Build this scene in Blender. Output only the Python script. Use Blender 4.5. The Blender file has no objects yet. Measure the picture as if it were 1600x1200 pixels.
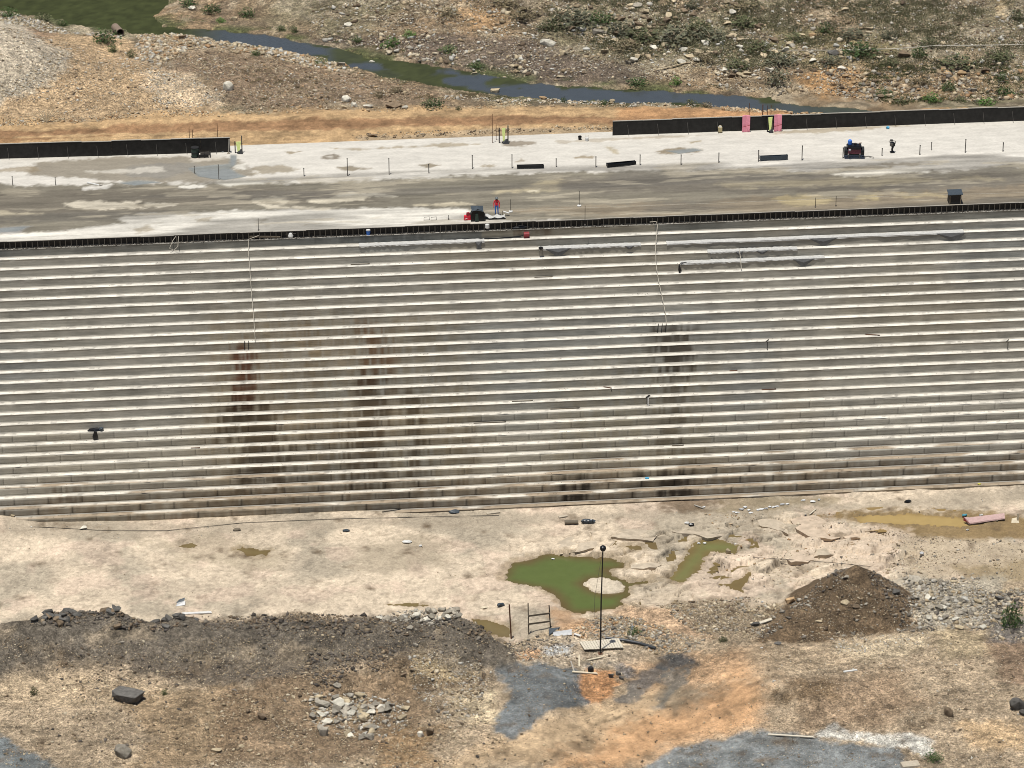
import bpy, bmesh, math, random
import numpy as np
from mathutils import Vector, Matrix, Quaternion

# ------------------------------------------------------------------ camera, sky, sun, exposure
sc = bpy.context.scene
R = math.radians
PITCH, YAW, ROLL = R(25.3052), R(5.5157), R(-0.1008)
FPX = 5162.28                      # focal length in pixels of a 1600 px wide picture
CAM = np.array([-26.0795, -278.0474, 115.8495])
FW = np.array([math.sin(YAW)*math.cos(PITCH), math.cos(YAW)*math.cos(PITCH), -math.sin(PITCH)])
RT = np.array([math.cos(YAW), -math.sin(YAW), 0.0])
UP = np.cross(RT, FW)
RT, UP = math.cos(ROLL)*RT + math.sin(ROLL)*UP, -math.sin(ROLL)*RT + math.cos(ROLL)*UP
cd = bpy.data.cameras.new("camera"); cam = bpy.data.objects.new("camera", cd)
sc.collection.objects.link(cam)
cd.sensor_width = 36.0; cd.lens = 36.0*FPX/1600.0; cd.clip_start = 1.0; cd.clip_end = 5000.0
M = Matrix(((RT[0], UP[0], -FW[0], CAM[0]), (RT[1], UP[1], -FW[1], CAM[1]), (RT[2], UP[2], -FW[2], CAM[2]), (0, 0, 0, 1)))
cam.matrix_world = M
sc.camera = cam

SHADOW = 1.1*np.array([math.cos(YAW), -math.sin(YAW)]) + 1.7*np.array([math.sin(YAW), math.cos(YAW)])
SUN_DIR = Vector((SHADOW[0], SHADOW[1], -11.0)).normalized()
world = bpy.data.worlds.new("World"); sc.world = world; world.use_nodes = True
wn = world.node_tree; bg = wn.nodes["Background"]
sky = wn.nodes.new("ShaderNodeTexSky"); sky.sky_type = 'NISHITA'; sky.sun_disc = False
sky.sun_elevation = math.asin(-SUN_DIR.z); sky.sun_rotation = math.atan2(-SUN_DIR.x, -SUN_DIR.y)
sky.altitude = 600.0; sky.air_density = 1.0; sky.dust_density = 2.0; sky.ozone_density = 1.0
wn.links.new(sky.outputs[0], bg.inputs[0]); bg.inputs[1].default_value = 0.065
sl = bpy.data.lights.new("sun", 'SUN'); sl.energy = 4.6; sl.angle = R(0.53); sl.color = (1.0, 0.972, 0.905)
sun = bpy.data.objects.new("sun", sl); sc.collection.objects.link(sun)
sun.rotation_euler = SUN_DIR.to_track_quat('-Z', 'Y').to_euler()
sc.cycles.filter_width = 0.95
sc.view_settings.view_transform = 'Standard'; sc.view_settings.look = 'None'
sc.view_settings.gamma = 1.0; sc.view_settings.use_curve_mapping = False
sc.view_settings.exposure = 0.16

# ------------------------------------------------------------------ helpers
rng = np.random.default_rng(7)
random.seed(7)
COL = sc.collection
GAIN = 1.62                        # picture value of a sunlit white surface at this exposure

def lin(c):
    c = np.asarray(c, float)/255.0
    return np.where(c <= 0.04045, c/12.92, ((c+0.055)/1.055)**2.4)
def A(r, g, b):                    # base colour of a sunlit surface that photographs as r, g, b
    c = lin((r, g, b))/GAIN; l = c@np.array([0.3, 0.59, 0.11]); return np.clip(l+(c-l)*0.90, 0.004, 0.85)
def hash2(ix, iy, s):
    h = (ix.astype(np.int64)*374761393 + iy.astype(np.int64)*668265263 + s*1442695041) & 0xffffffff
    h = ((h ^ (h >> 13))*1274126177) & 0xffffffff
    h = ((h ^ (h >> 16))*2246822519) & 0xffffffff
    return ((h ^ (h >> 15)) & 0xffffff)/float(0xffffff)
def vn(x, y, s=0):
    x = np.asarray(x, float); y = np.asarray(y, float)
    ix = np.floor(x); iy = np.floor(y); fx = x-ix; fy = y-iy
    fx = fx*fx*(3-2*fx); fy = fy*fy*(3-2*fy)
    a = hash2(ix, iy, s); b = hash2(ix+1, iy, s); c = hash2(ix, iy+1, s); d = hash2(ix+1, iy+1, s)
    return (a*(1-fx)+b*fx)*(1-fy) + (c*(1-fx)+d*fx)*fy
def fbm(x, y, f=1.0, o=4, s=0, g=0.5):
    t = 0; a = 1; n = 0
    for i in range(o):
        t = t + a*vn(np.asarray(x)*f+17.3*i, np.asarray(y)*f-9.1*i, s+i*13); n += a; a *= g; f *= 2.03
    return t/n - 0.5               # about -0.35 .. 0.35
def sstep(a, b, x):
    t = np.clip((x-a)/(b-a), 0, 1); return t*t*(3-2*t)
def sdpoly(P, poly):               # signed distance in metres, positive inside
    poly = np.asarray(poly, float); n = len(poly)
    d = np.full(len(P), 1e18); ins = np.zeros(len(P), bool)
    for i in range(n):
        a = poly[i]; b = poly[(i+1) % n]; e = b-a; w = P-a
        t = np.clip((w@e)/max(e@e, 1e-12), 0, 1)
        q = w-np.outer(t, e); d = np.minimum(d, (q*q).sum(1))
        c = (a[1] > P[:, 1]) != (b[1] > P[:, 1])
        if abs(e[1]) > 1e-12:
            ins ^= c & (P[:, 0] < a[0]+(P[:, 1]-a[1])*e[0]/e[1])
    d = np.sqrt(d); return np.where(ins, d, -d)
def dline(P, line):                # distance to a polyline, with sign (+ on its right hand side) and place along it
    line = np.asarray(line, float); d = np.full(len(P), 1e18); sg = np.ones(len(P)); al = np.zeros(len(P)); L = 0
    for i in range(len(line)-1):
        a = line[i]; b = line[i+1]; e = b-a; w = P-a; l = math.hypot(*e)
        t = np.clip((w@e)/max(e@e, 1e-12), 0, 1); q = w-np.outer(t, e); dd = (q*q).sum(1)
        m = dd < d; d[m] = dd[m]; sg[m] = np.sign(w[m, 0]*e[1]-w[m, 1]*e[0]); al[m] = (L+t*l)[m]; L += l
    return np.sqrt(d), sg, al/L
def rays(px, py):
    px = np.atleast_1d(np.asarray(px, float)); py = np.atleast_1d(np.asarray(py, float))
    d = FW[None]*FPX + RT[None]*(px-800)[:, None] - UP[None]*(py-600)[:, None]
    return d/np.linalg.norm(d, axis=1)[:, None]
def onz(px, py, z=0.0):            # picture point to the level plane z
    d = rays(px, py); t = (z-CAM[2])/d[:, 2]; return CAM+d*t[:, None]
def pt(px, py, z=0.0): return Vector(onz(px, py, z)[0])
H_STEP, D_STEP, H_FORM = 0.75, 0.59106, 0.65
def onface(px, py):                # picture point to the sloping line of the step edges
    d = rays(px, py); n = np.array([0, -H_STEP, D_STEP]); p0 = np.array([0, 0, -H_FORM])
    t = ((p0-CAM)@n)/(d@n); return CAM+d*t[:, None]
def pxm(p):                        # pixels (of the 1600 px picture) for one metre at p
    return FPX/float((np.asarray(p)-CAM)@FW)

# ------------------------------------------------------------------ the lie of the land
TOE = [(0, 803), (60, 812), (230, 812), (400, 804), (530, 797), (620, 796), (720, 799), (840, 797), (960, 790), (1080, 785), (1200, 787), (1300, 783), (1400, 777), (1500, 768), (1600, 756)]
tp = onface(*zip(*TOE)); TOE_X, TOE_Z = tp[:, 0], tp[:, 2]-0.25
FLOOR = -20.75
BERM = onz(*zip(*[(-160, 1010), (-40, 1000), (40, 975), (90, 962), (190, 962), (330, 970), (470, 968), (600, 972), (700, 972), (770, 1000), (800, 1030)]), FLOOR+1.9)[:, :2]
DB = []
for (px, py, rx, ry, h) in [(560, 1110, 6.5, 4.5, -1.2), (620, 1050, 5.0, 2.2, 0.9), (440, 1065, 5.0, 2.0, 0.7), (960, 1110, 3.2, 6.0, -0.9), (1180, 1050, 4.0, 4.0, 0.6), (860, 1075, 3.5, 4.0, 0.5), (1260, 1085, 5.5, 2.5, 0.7), (1300, 1175, 6.0, 3.0, -0.4), (330, 1180, 4.0, 3.0, -0.8)]:
    p = onz(px, py, FLOOR+0.4)[0]; DB.append((p[0], p[1], rx, ry, h))
PILE = onz(1335, 948, FLOOR)[0, :2]
STREAM_PX = [(-300, 0), (0, 15), (250, 28), (375, 48), (480, 68), (590, 96), (680, 113), (780, 130), (880, 143), (1000, 148), (1150, 152), (1250, 157), (1330, 162), (1600, 167), (1900, 172)]
WATER_UP = -3.4
st = onz(*zip(*STREAM_PX), WATER_UP)
def ubase(x, y):                   # land upstream of the dam
    ys = np.interp(x, st[:, 0], st[:, 1]); far = y-ys
    z = np.full_like(x, -2.7)
    z = np.where(far > 0, -3.1+0.11*np.clip(far-2, 0, 500), z - 0.3*sstep(-14, -2, far))
    for cx, cy, rx, ry, h in UB:
        q = ((x-cx)/rx)**2+((y-cy)/ry)**2; z = z+h*np.exp(-q*1.6)
    return z
UB = []
for (px, py, rx, ry, h) in [(15, 120, 8.0, 9.0, 2.6), (-40, 90, 9, 10, 2.2), (290, 130, 9, 8, 0.8), (1245, 172, 8, 3.0, 1.0), (1500, 178, 9, 3.0, 0.9), (330, 68, 9, 5, 0.9)]:
    p = onz(px, py, -2.7)[0]; UB.append((p[0], p[1], rx, ry, h))
def dbase(x, y):                   # land at the foot of the dam
    yt = -15.6; w = np.exp(-np.clip(yt-y, 0, 100)/4.5)
    z = np.interp(x, TOE_X, TOE_Z)*w + FLOOR*(1-w)
    P = np.stack([x, y], 1)
    d, sg, al = dline(P, BERM); t = d*sg     # + is the camera's side
    H = 2.0*sstep(1.0, 0.88, al)
    H = H*(0.9+0.9*fbm(x, y*0.0, 0.22, 3, 5))+(1.2*fbm(x, y, 0.5, 4, 6, 0.6))*sstep(1.0, 0.9, al)
    pr = np.where(t > 0, 1-t/7.0, 1+t/2.6); pr = np.clip(pr, 0, 1)*(H > 0); z = z+H*pr*pr*(3-2*pr)*1.02
    # raised ground on the camera's side, a hollow for the ramp
    z = z+0.7*sstep(-36, -48, y)*sstep(2, -6, np.abs(x-6)-8)*-1.0 + 0.5*sstep(-34, -50, y)
    for cx, cy, rx, ry, hh in DB: z = z+hh*np.exp(-1.4*(((x-cx)/rx)**2+((y-cy)/ry)**2))
    dx, dy = x-PILE[0], y-PILE[1]
    r = np.sqrt((dx/np.where(dx < 0, 1.22, 1.1))**2+dy**2)
    z = z+np.clip(4.1-0.80*np.sqrt(r*r+0.06), 0, 9)
    r2 = np.sqrt(((dx+4.6)/1.35)**2+(dy+2.0)**2); z = np.maximum(z, FLOOR+np.clip(1.45-0.42*r2, -0.3, 9)); r3 = np.sqrt(((dx-5.0)/1.3)**2+(dy+0.6)**2); z = np.maximum(z, FLOOR+np.clip(1.0-0.3*r3, -0.3, 9))
    return z
def moundheight(x, y):
    dx, dy = x-PILE[0], y-PILE[1]; r = np.sqrt((dx/np.where(dx < 0, 1.22, 1.1))**2+dy**2); h = np.clip(4.1-0.80*np.sqrt(r*r+0.06), 0, 9)
    r2 = np.sqrt(((dx+4.6)/1.35)**2+(dy+2.0)**2); return np.maximum(h, np.clip(1.45-0.42*r2, 0, 9)*0.8)
def bermheight(x, y):
    d, sg, al = dline(np.stack([x, y], 1), BERM); t = d*sg
    return np.clip(np.where(t > 0, 1-t/7.0, 1+t/2.6), 0, 1)*sstep(1.0, 0.95, al)
def gnd(px, py):                   # picture point to the land (first hit)
    d = rays(px, py); n = len(d); T = np.full(n, np.nan)
    ts = np.arange(215, 560, 0.5)
    up = np.atleast_1d(np.asarray(py, float)) < 480
    for i in range(n):
        p = CAM+d[i][None]*ts[:, None]
        m = (p[:, 1] > 22) if up[i] else (p[:, 1] < -10)
        p = p[m]; tt = ts[m]
        z = ubase(p[:, 0], p[:, 1]) if up[i] else dbase(p[:, 0], p[:, 1])
        k = np.argmax(p[:, 2] < z)
        k = max(k, 1); a = p[k-1, 2]-z[k-1]; b = p[k, 2]-z[k]
        T[i] = tt[k-1]+(tt[k]-tt[k-1])*(a/(a-b) if a != b else 0)
    return CAM+d*T[:, None]
def gpoly(px): q = gnd(*zip(*px)); return q[:, :2]

# ponds and puddles at the foot (picture outlines)
POND = [(784, 909), (800, 880), (822, 877), (848, 867), (862, 866), (900, 870), (955, 872), (978, 880), (972, 888), (950, 892), (958, 898), (970, 906), (985, 910), (1018, 906), (1010, 912), (985, 918), (982, 928), (975, 938), (975, 947), (945, 955), (905, 961), (885, 955), (880, 945), (868, 932), (850, 921), (815, 914)]
ISLE = [(910, 914), (922, 906), (942, 904), (958, 908), (977, 917), (973, 926), (952, 929), (930, 926)]
CHAN = [(1045, 905), (1060, 888), (1070, 870), (1085, 850), (1098, 842), (1130, 845), (1160, 852), (1150, 868), (1128, 866), (1108, 866), (1098, 885), (1080, 900), (1072, 911), (1052, 910)]
CHAN2 = [(1115, 911), (1140, 912), (1160, 905), (1170, 895), (1178, 900), (1165, 912), (1160, 927), (1140, 924)]
BROWN = [(1330, 808), (1360, 804), (1420, 803), (1470, 806), (1520, 812), (1540, 820), (1500, 826), (1440, 822), (1380, 820), (1345, 818)]
SMALL = [[(968, 856), (985, 851), (1000, 853), (1003, 858), (985, 862), (970, 860)], [(275, 855), (300, 849), (311, 852), (303, 859)], [(360, 860), (378, 855), (420, 861), (415, 870), (390, 869)], [(600, 946), (640, 941), (690, 946), (650, 950)], [(725, 965), (760, 968), (800, 982), (798, 997), (760, 990)]]
WATER_DN = FLOOR-0.22
def flat(px, z): return onz(*zip(*px), z)[:, :2]
WPOLY = [(flat(p, WATER_DN), dep) for p, dep in ((POND, 0.9), (CHAN, 0.5), (CHAN2, 0.3), (BROWN, 0.32))] + [(flat(p, WATER_DN), 0.3) for p in SMALL]
ISLEP = flat(ISLE, WATER_DN)
STREAMP = [gpoly(p) for p in ([(-200, -40), (262, -40), (262, 0), (240, 22), (255, 35), (375, 44), (440, 52), (480, 62), (540, 72), (580, 86), (640, 94), (720, 104), (790, 118), (860, 128), (960, 134), (1050, 138), (1120, 142), (1190, 149), (1240, 154), (1300, 158), (1345, 162), (1380, 167), (1400, 170), (1380, 171), (1300, 168), (1200, 162), (1110, 160), (1000, 158), (900, 152), (810, 146), (740, 140), (690, 132), (620, 118), (560, 102), (510, 86), (440, 68), (370, 56), (300, 50), (200, 48), (190, 42), (120, 35), (60, 20), (0, 12), (-200, 6)],)]

def voro(x, y, sx=2.4, sy=1.25, ang=0.35):
    u = (x*math.cos(ang)+y*math.sin(ang))/sx; v = (-x*math.sin(ang)+y*math.cos(ang))/sy
    u = u+0.5*fbm(x, y, 0.6, 2, 610); v = v+0.6*fbm(x, y, 0.6, 2, 611)
    iu, iv = np.floor(u), np.floor(v); f1 = np.full_like(u, 9.0); f2 = f1.copy(); h = np.zeros_like(u); du = np.zeros_like(u); dv = np.zeros_like(u)
    for a in (-1, 0, 1):
        for b in (-1, 0, 1):
            cu, cv = iu+a, iv+b; qu = cu+hash2(cu, cv, 61)-u; qv = cv+hash2(cu, cv, 62)-v; d = np.hypot(qu, qv)
            m = d < f1; f2 = np.where(m, f1, np.minimum(f2, d)); h = np.where(m, hash2(cu, cv, 63), h); du = np.where(m, qu, du); dv = np.where(m, qv, dv); f1 = np.where(m, d, f1)
    return f2-f1, h, du, dv
BEDP = [flat(p, FLOOR) for p in ([(800, 850), (870, 828), (1000, 820), (1140, 822), (1180, 860), (1185, 925), (1000, 940), (960, 900), (880, 880)], [(1120, 815), (1230, 798), (1330, 812), (1420, 835), (1430, 895), (1200, 925), (1110, 880)])]
def bedmask(P):
    m = np.zeros(len(P))
    for p in BEDP: m = np.maximum(m, sstep(-1.6, 1.2, sdpoly(P, p)+1.6*fbm(P[:, 0], P[:, 1], 0.5, 3, 600)))
    return m
def dheight(x, y):
    z = dbase(x, y); P = np.stack([x, y], 1)
    bm_ = bedmask(P); vd, vh, vu, vv = voro(x, y); plates = bm_*(0.75*(vh-0.5)+0.35*vv*(hash2(np.floor(vh*999), np.floor(vh*777), 4)-0.2)+0.1*vu*(vh-.5)-0.3*sstep(0.08, 0.0, vd))
    z = z+plates
    rough = sstep(-27, -33, y)                                   # smooth rock floor near the dam, loose soil nearer
    z = z + 0.10*fbm(x, y, 0.35, 3, 1) + (0.12+0.55*rough)*fbm(x, y, 0.8, 4, 2)*0.5 + 0.28*rough*fbm(x, y, 2.2, 3, 8)*0.6
    ridge = np.abs(fbm(x*0.8+y*0.5, y*1.6, 0.5, 3, 21)); z = z-0.06*(1-rough)*sstep(0.02, 0.0, ridge)*sstep(0.0, 0.1, fbm(x, y, 0.12, 2, 23))  # cracks of the rock floor
    right = sstep(12, 20, x)*(1-rough); tr = fbm(x*0.5, y+x*0.25, 1.1, 2, 33); z = z+right*0.22*np.floor(tr*7)/3.5*0.6
    wob = 0.7*fbm(x, y, 1.1, 3, 14)+0.55*fbm(x, y, 3.2, 2, 15)
    for poly, dep in WPOLY:
        lo = poly.min(0)-3; hi = poly.max(0)+3
        m = (x > lo[0]) & (x < hi[0]) & (y > lo[1]) & (y < hi[1])
        if not m.any(): continue
        sd = sdpoly(P[m], poly)+wob[m]*0.9
        if dep > 0.8: sd = np.minimum(sd, -sdpoly(P[m], ISLEP)+wob[m]*0.5)
        near = sstep(-2.2, -0.1, sd); zz = z[m]
        zz = zz*(1-near)+near*np.maximum(WATER_DN+0.05, WATER_DN+0.15+0.7*plates[m]+0.25*fbm(x[m], y[m], 1.2, 2, 3))
        zz = np.where(sd > 0, np.minimum(zz, WATER_DN-dep*sstep(-0.25, 1.6, sd)), zz)
        z[m] = zz
    return z
def uheight(x, y):
    z = ubase(x, y); P = np.stack([x, y], 1)
    road = sstep(36, 33.0, y)
    z = z + 0.9*fbm(x, y, 0.12, 3, 41)*(1-road) + (0.45-0.3*road)*fbm(x, y, 0.7, 4, 42)*0.6 + 0.15*fbm(x, y, 2.5, 2, 43)*(1-road)
    z = z - road*0.13*(np.sin(y*1.7+x*0.03)*0.5+0.5)*(0.4+fbm(x, y*3, 0.1, 2, 44))
    sd = sdpoly(P, STREAMP[0])-0.05+2.2*fbm(x, y, 0.45, 5, 46, 0.6)
    near = sstep(-3.0, -0.1, sd)
    z = z*(1-near)+near*(WATER_UP+0.16+0.2*fbm(x, y, 1.5, 2, 45))
    return np.where(sd > 0, np.minimum(z, WATER_UP-0.5*sstep(-0.3, 1.4, sd)), z)

# ------------------------------------------------------------------ materials
def nodes(name):
    m = bpy.data.materials.new(name); m.use_nodes = True; t = m.node_tree
    return m, t, t.nodes["Principled BSDF"]
def N(t, typ, **kw):
    n = t.nodes.new(typ)
    for k, v in kw.items():
        if k in n.bl_rna.properties: setattr(n, k, v)
        else: n.inputs[k].default_value = v
    return n
def noise(t, scale, detail=4, rough=0.6, vec=None):
    n = N(t, "ShaderNodeTexNoise"); n.inputs["Scale"].default_value = scale; n.inputs["Detail"].default_value = detail; n.inputs["Roughness"].default_value = rough
    if vec is not None: t.links.new(vec, n.inputs["Vector"])
    return n
def remap(t, sock, a, b, c, d):
    r = N(t, "ShaderNodeMapRange"); r.inputs[1].default_value = a; r.inputs[2].default_value = b; r.inputs[3].default_value = c; r.inputs[4].default_value = d
    t.links.new(sock, r.inputs[0]); return r.outputs[0]
def mult(t, col, fac):
    m = N(t, "ShaderNodeMix", data_type='RGBA', blend_type='MULTIPLY'); m.inputs[0].default_value = 1.0
    t.links.new(col, m.inputs[6]); t.links.new(fac, m.inputs[7]); return m.outputs[2]
def geo(t): return N(t, "ShaderNodeNewGeometry").outputs["Position"]
def stretch(t, vec, sx, sy, sz):
    m = N(t, "ShaderNodeMapping"); m.inputs["Scale"].default_value = (sx, sy, sz); t.links.new(vec, m.inputs["Vector"]); return m.outputs[0]

def mat_painted(name, gritty=False, *args, **kw):
    m = _painted(name, *args, **kw)
    if gritty:
        t = m.node_tree; b = t.nodes['Principled BSDF']; src = b.inputs['Base Color'].links[0].from_socket
        for sc_, lo_, hi_ in ((3.2, 0.76, 1.25), (7.5, 0.60, 1.44)):
            v = N(t, 'ShaderNodeTexVoronoi'); v.inputs['Scale'].default_value = sc_; t.links.new(geo(t), v.inputs['Vector']); sp = N(t, 'ShaderNodeSeparateColor'); t.links.new(v.outputs['Color'], sp.inputs[0])
            src = mult(t, src, remap(t, sp.outputs[0], 0, 1, lo_, hi_))
        t.links.new(src, b.inputs['Base Color']); a = N(t, 'ShaderNodeAttribute'); a.attribute_name = 'Wet'
        for n in list(t.nodes):
            if n.bl_idname == 'ShaderNodeMix': t.links.new(a.outputs['Fac'], n.inputs[0])
    return m
def _painted(name, fine=(6.0, 0.55, 1.45), grit=(22.0, 0.7, 1.3), bump=0.5, bdist=0.08, rough=0.95, wet=False, stretch_x=None):
    m, t, b = nodes(name)
    a = N(t, "ShaderNodeAttribute"); a.attribute_name = "Col"
    p = geo(t)
    v = stretch(t, p, *stretch_x) if stretch_x else p
    n1 = noise(t, fine[0], 5, 0.65, v); n2 = noise(t, grit[0], 3, 0.6, v)
    c = mult(t, a.outputs["Color"], remap(t, n1.outputs[0], 0.3, 0.7, fine[1], fine[2]))
    c = mult(t, c, remap(t, n2.outputs[0], 0.3, 0.7, grit[1], grit[2]))
    t.links.new(c, b.inputs["Base Color"])
    b.inputs["Roughness"].default_value = rough; b.inputs["Specular IOR Level"].default_value = 0.2
    bp = N(t, "ShaderNodeBump"); bp.inputs["Strength"].default_value = bump; bp.inputs["Distance"].default_value = bdist
    t.links.new(n1.outputs[0], bp.inputs["Height"]); t.links.new(bp.outputs[0], b.inputs["Normal"])
    if wet:
        w = N(t, "ShaderNodeAttribute"); w.attribute_name = "Wet"
        t.links.new(remap(t, w.outputs["Fac"], 0, 1, rough, 0.12), b.inputs["Roughness"])
        t.links.new(remap(t, w.outputs["Fac"], 0, 1, 0.2, 0.6), b.inputs["Specular IOR Level"])
        t.links.new(remap(t, w.outputs["Fac"], 0, 0.6, bump, 0.0), bp.inputs["Strength"])
    return m
def mat_plain(name, rgb, rough=0.7, var=0.25, scale=6.0, metal=0.0, rand=0.0, bump=0.0, spec=0.3):
    m, t, b = nodes(name)
    c0 = N(t, "ShaderNodeRGB"); c0.outputs[0].default_value = (*rgb, 1)
    n = noise(t, scale, 4, 0.6, geo(t))
    c = mult(t, c0.outputs[0], remap(t, n.outputs[0], 0.3, 0.7, 1-var, 1+var))
    if rand:
        o = N(t, "ShaderNodeObjectInfo"); c = mult(t, c, remap(t, o.outputs["Random"], 0, 1, 1-rand, 1+rand*0.7))
    t.links.new(c, b.inputs["Base Color"]); b.inputs["Roughness"].default_value = rough; b.inputs["Metallic"].default_value = metal
    b.inputs["Specular IOR Level"].default_value = spec
    if bump:
        bp = N(t, "ShaderNodeBump"); bp.inputs["Strength"].default_value = bump; bp.inputs["Distance"].default_value = 0.05
        t.links.new(n.outputs[0], bp.inputs["Height"]); t.links.new(bp.outputs[0], b.inputs["Normal"])
    return m
def mat_water(name, rough=0.04, wave=0.06, weedy=False):
    m, t, b = nodes(name)
    a = N(t, "ShaderNodeAttribute"); a.attribute_name = "Col"
    n = noise(t, 1.3, 5, 0.6, geo(t))
    c = mult(t, a.outputs["Color"], remap(t, n.outputs[0], 0.3, 0.7, 0.94, 1.06)); t.links.new(c, b.inputs["Base Color"])
    b.inputs["Roughness"].default_value = rough; b.inputs["IOR"].default_value = 1.33
    if weedy:
        wa = N(t, 'ShaderNodeAttribute'); wa.attribute_name = 'Wet'; t.links.new(remap(t, wa.outputs['Fac'], 0, 1, rough, 0.8), b.inputs['Roughness']); t.links.new(remap(t, wa.outputs['Fac'], 0, 1, 0.5, 0.1), b.inputs['Specular IOR Level'])
    w = noise(t, 3.5, 3, 0.5, geo(t)); bp = N(t, "ShaderNodeBump"); bp.inputs["Strength"].default_value = wave; bp.inputs["Distance"].default_value = 0.1
    t.links.new(w.outputs[0], bp.inputs["Height"]); t.links.new(bp.outputs[0], b.inputs["Normal"])
    return m
MT = {}
MT['soil'] = mat_painted('soil', True, (2.4, 0.62, 1.36), (9.0, 0.50, 1.50), 0.8, 0.12)
MT['deck'] = mat_painted('deck_concrete', False, (1.6, 0.88, 1.12), (9.0, 0.90, 1.09), 0.2, 0.02, 0.85, True, (0.35, 1.0, 1.0))
MT['concrete'] = mat_painted('step_concrete', False, (1.0, 0.80, 1.18), (5.0, 0.86, 1.13), 0.25, 0.02, 0.9, False, (0.35, 1.0, 5.5))
MT['tread'] = MT['concrete']
MT['rubble'] = mat_painted('rubble_stone', False, (4.0, 0.8, 1.2), (18.0, 0.8, 1.2), 0.4, 0.04)
MT['water'] = mat_water('pond_water', 0.05, 0.03)
MT['stream'] = mat_water('stream_water', 0.12, 0.15, True)
for k, c, rd in (('pale', A(206, 186, 150), .3), ('white', A(232, 224, 204), .2), ('grey', A(178, 168, 150), .35), ('basalt', A(112, 108, 102), .3), ('orange', A(200, 165, 120), .3), ('brown', A(140, 120, 96), .35)):
    MT['rock_'+k] = mat_plain('rock_'+k, c, 0.92, 0.3, 3.0, 0, rd, 0.5, 0.2)
for k, c, ro in (('black_form', A(42, 40, 38), .55), ('form_rib', A(98, 92, 82), .6), ('rail', A(190, 182, 168), .6), ('steel', A(120, 114, 106), .5), ('rust', A(120, 78, 52), .8), ('dark', A(45, 44, 44), .6),
                 ('pink', (0.85, 0.32, 0.40), .6), ('lime', (0.72, 0.80, 0.30), .55), ('red', (0.62, 0.03, 0.05), .6), ('darkred', (0.22, 0.03, 0.035), .5), ('maroon', (0.16, 0.045, 0.06), .5), ('blue', (0.05, 0.17, 0.55), .6), ('sky', A(80, 190, 235), .5),
                 ('skin', A(120, 80, 58), .6), ('boot', A(50, 46, 44), .7), ('helmet', A(120, 128, 130), .4), ('white', A(240, 238, 232), .6), ('cream', A(226, 206, 150), .55), ('tarp', A(74, 84, 92), .5), ('blacktarp', A(30, 32, 36), .35),
                 ('wood', A(232, 220, 196), .8), ('palewood', A(238, 222, 190), .8), ('greywood', A(128, 116, 98), .85), ('green_barrel', A(64, 84, 74), .5), ('rope', A(225, 215, 195), .9), ('fabric', A(214, 212, 206), .8), ('fabric_dark', A(120, 120, 120), .85), ('blackpipe', A(66, 70, 74), .4), ('teal', A(70, 160, 180), .5), ('yellow', A(235, 225, 60), .5), ('litter', A(238, 238, 236), .6), ('sheetpink', A(214, 176, 168), .6), ('concrete_block', A(205, 190, 166), .9), ('culvert', A(150, 130, 112), .85), ('twig', A(205, 185, 150), .9), ('zinc', A(200, 200, 200), .4)):
    MT[k] = mat_plain(k, c, ro, 0.5 if k == 'black_form' else 0.14, 2.0 if k == 'black_form' else 5.0)
for k, c in (('leaf_green', A(78, 104, 48)), ('leaf_olive', A(108, 112, 72)), ('leaf_dry', A(140, 126, 92)), ('leaf_bright', A(96, 140, 50)), ('leaf_grey', A(112, 112, 86))):
    m = mat_plain(k, c, 0.8, 0.4, 2.5, 0, 0.3); MT[k] = m
    m.node_tree.nodes["Principled BSDF"].inputs["Transmission Weight"].default_value = 0.0

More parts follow.
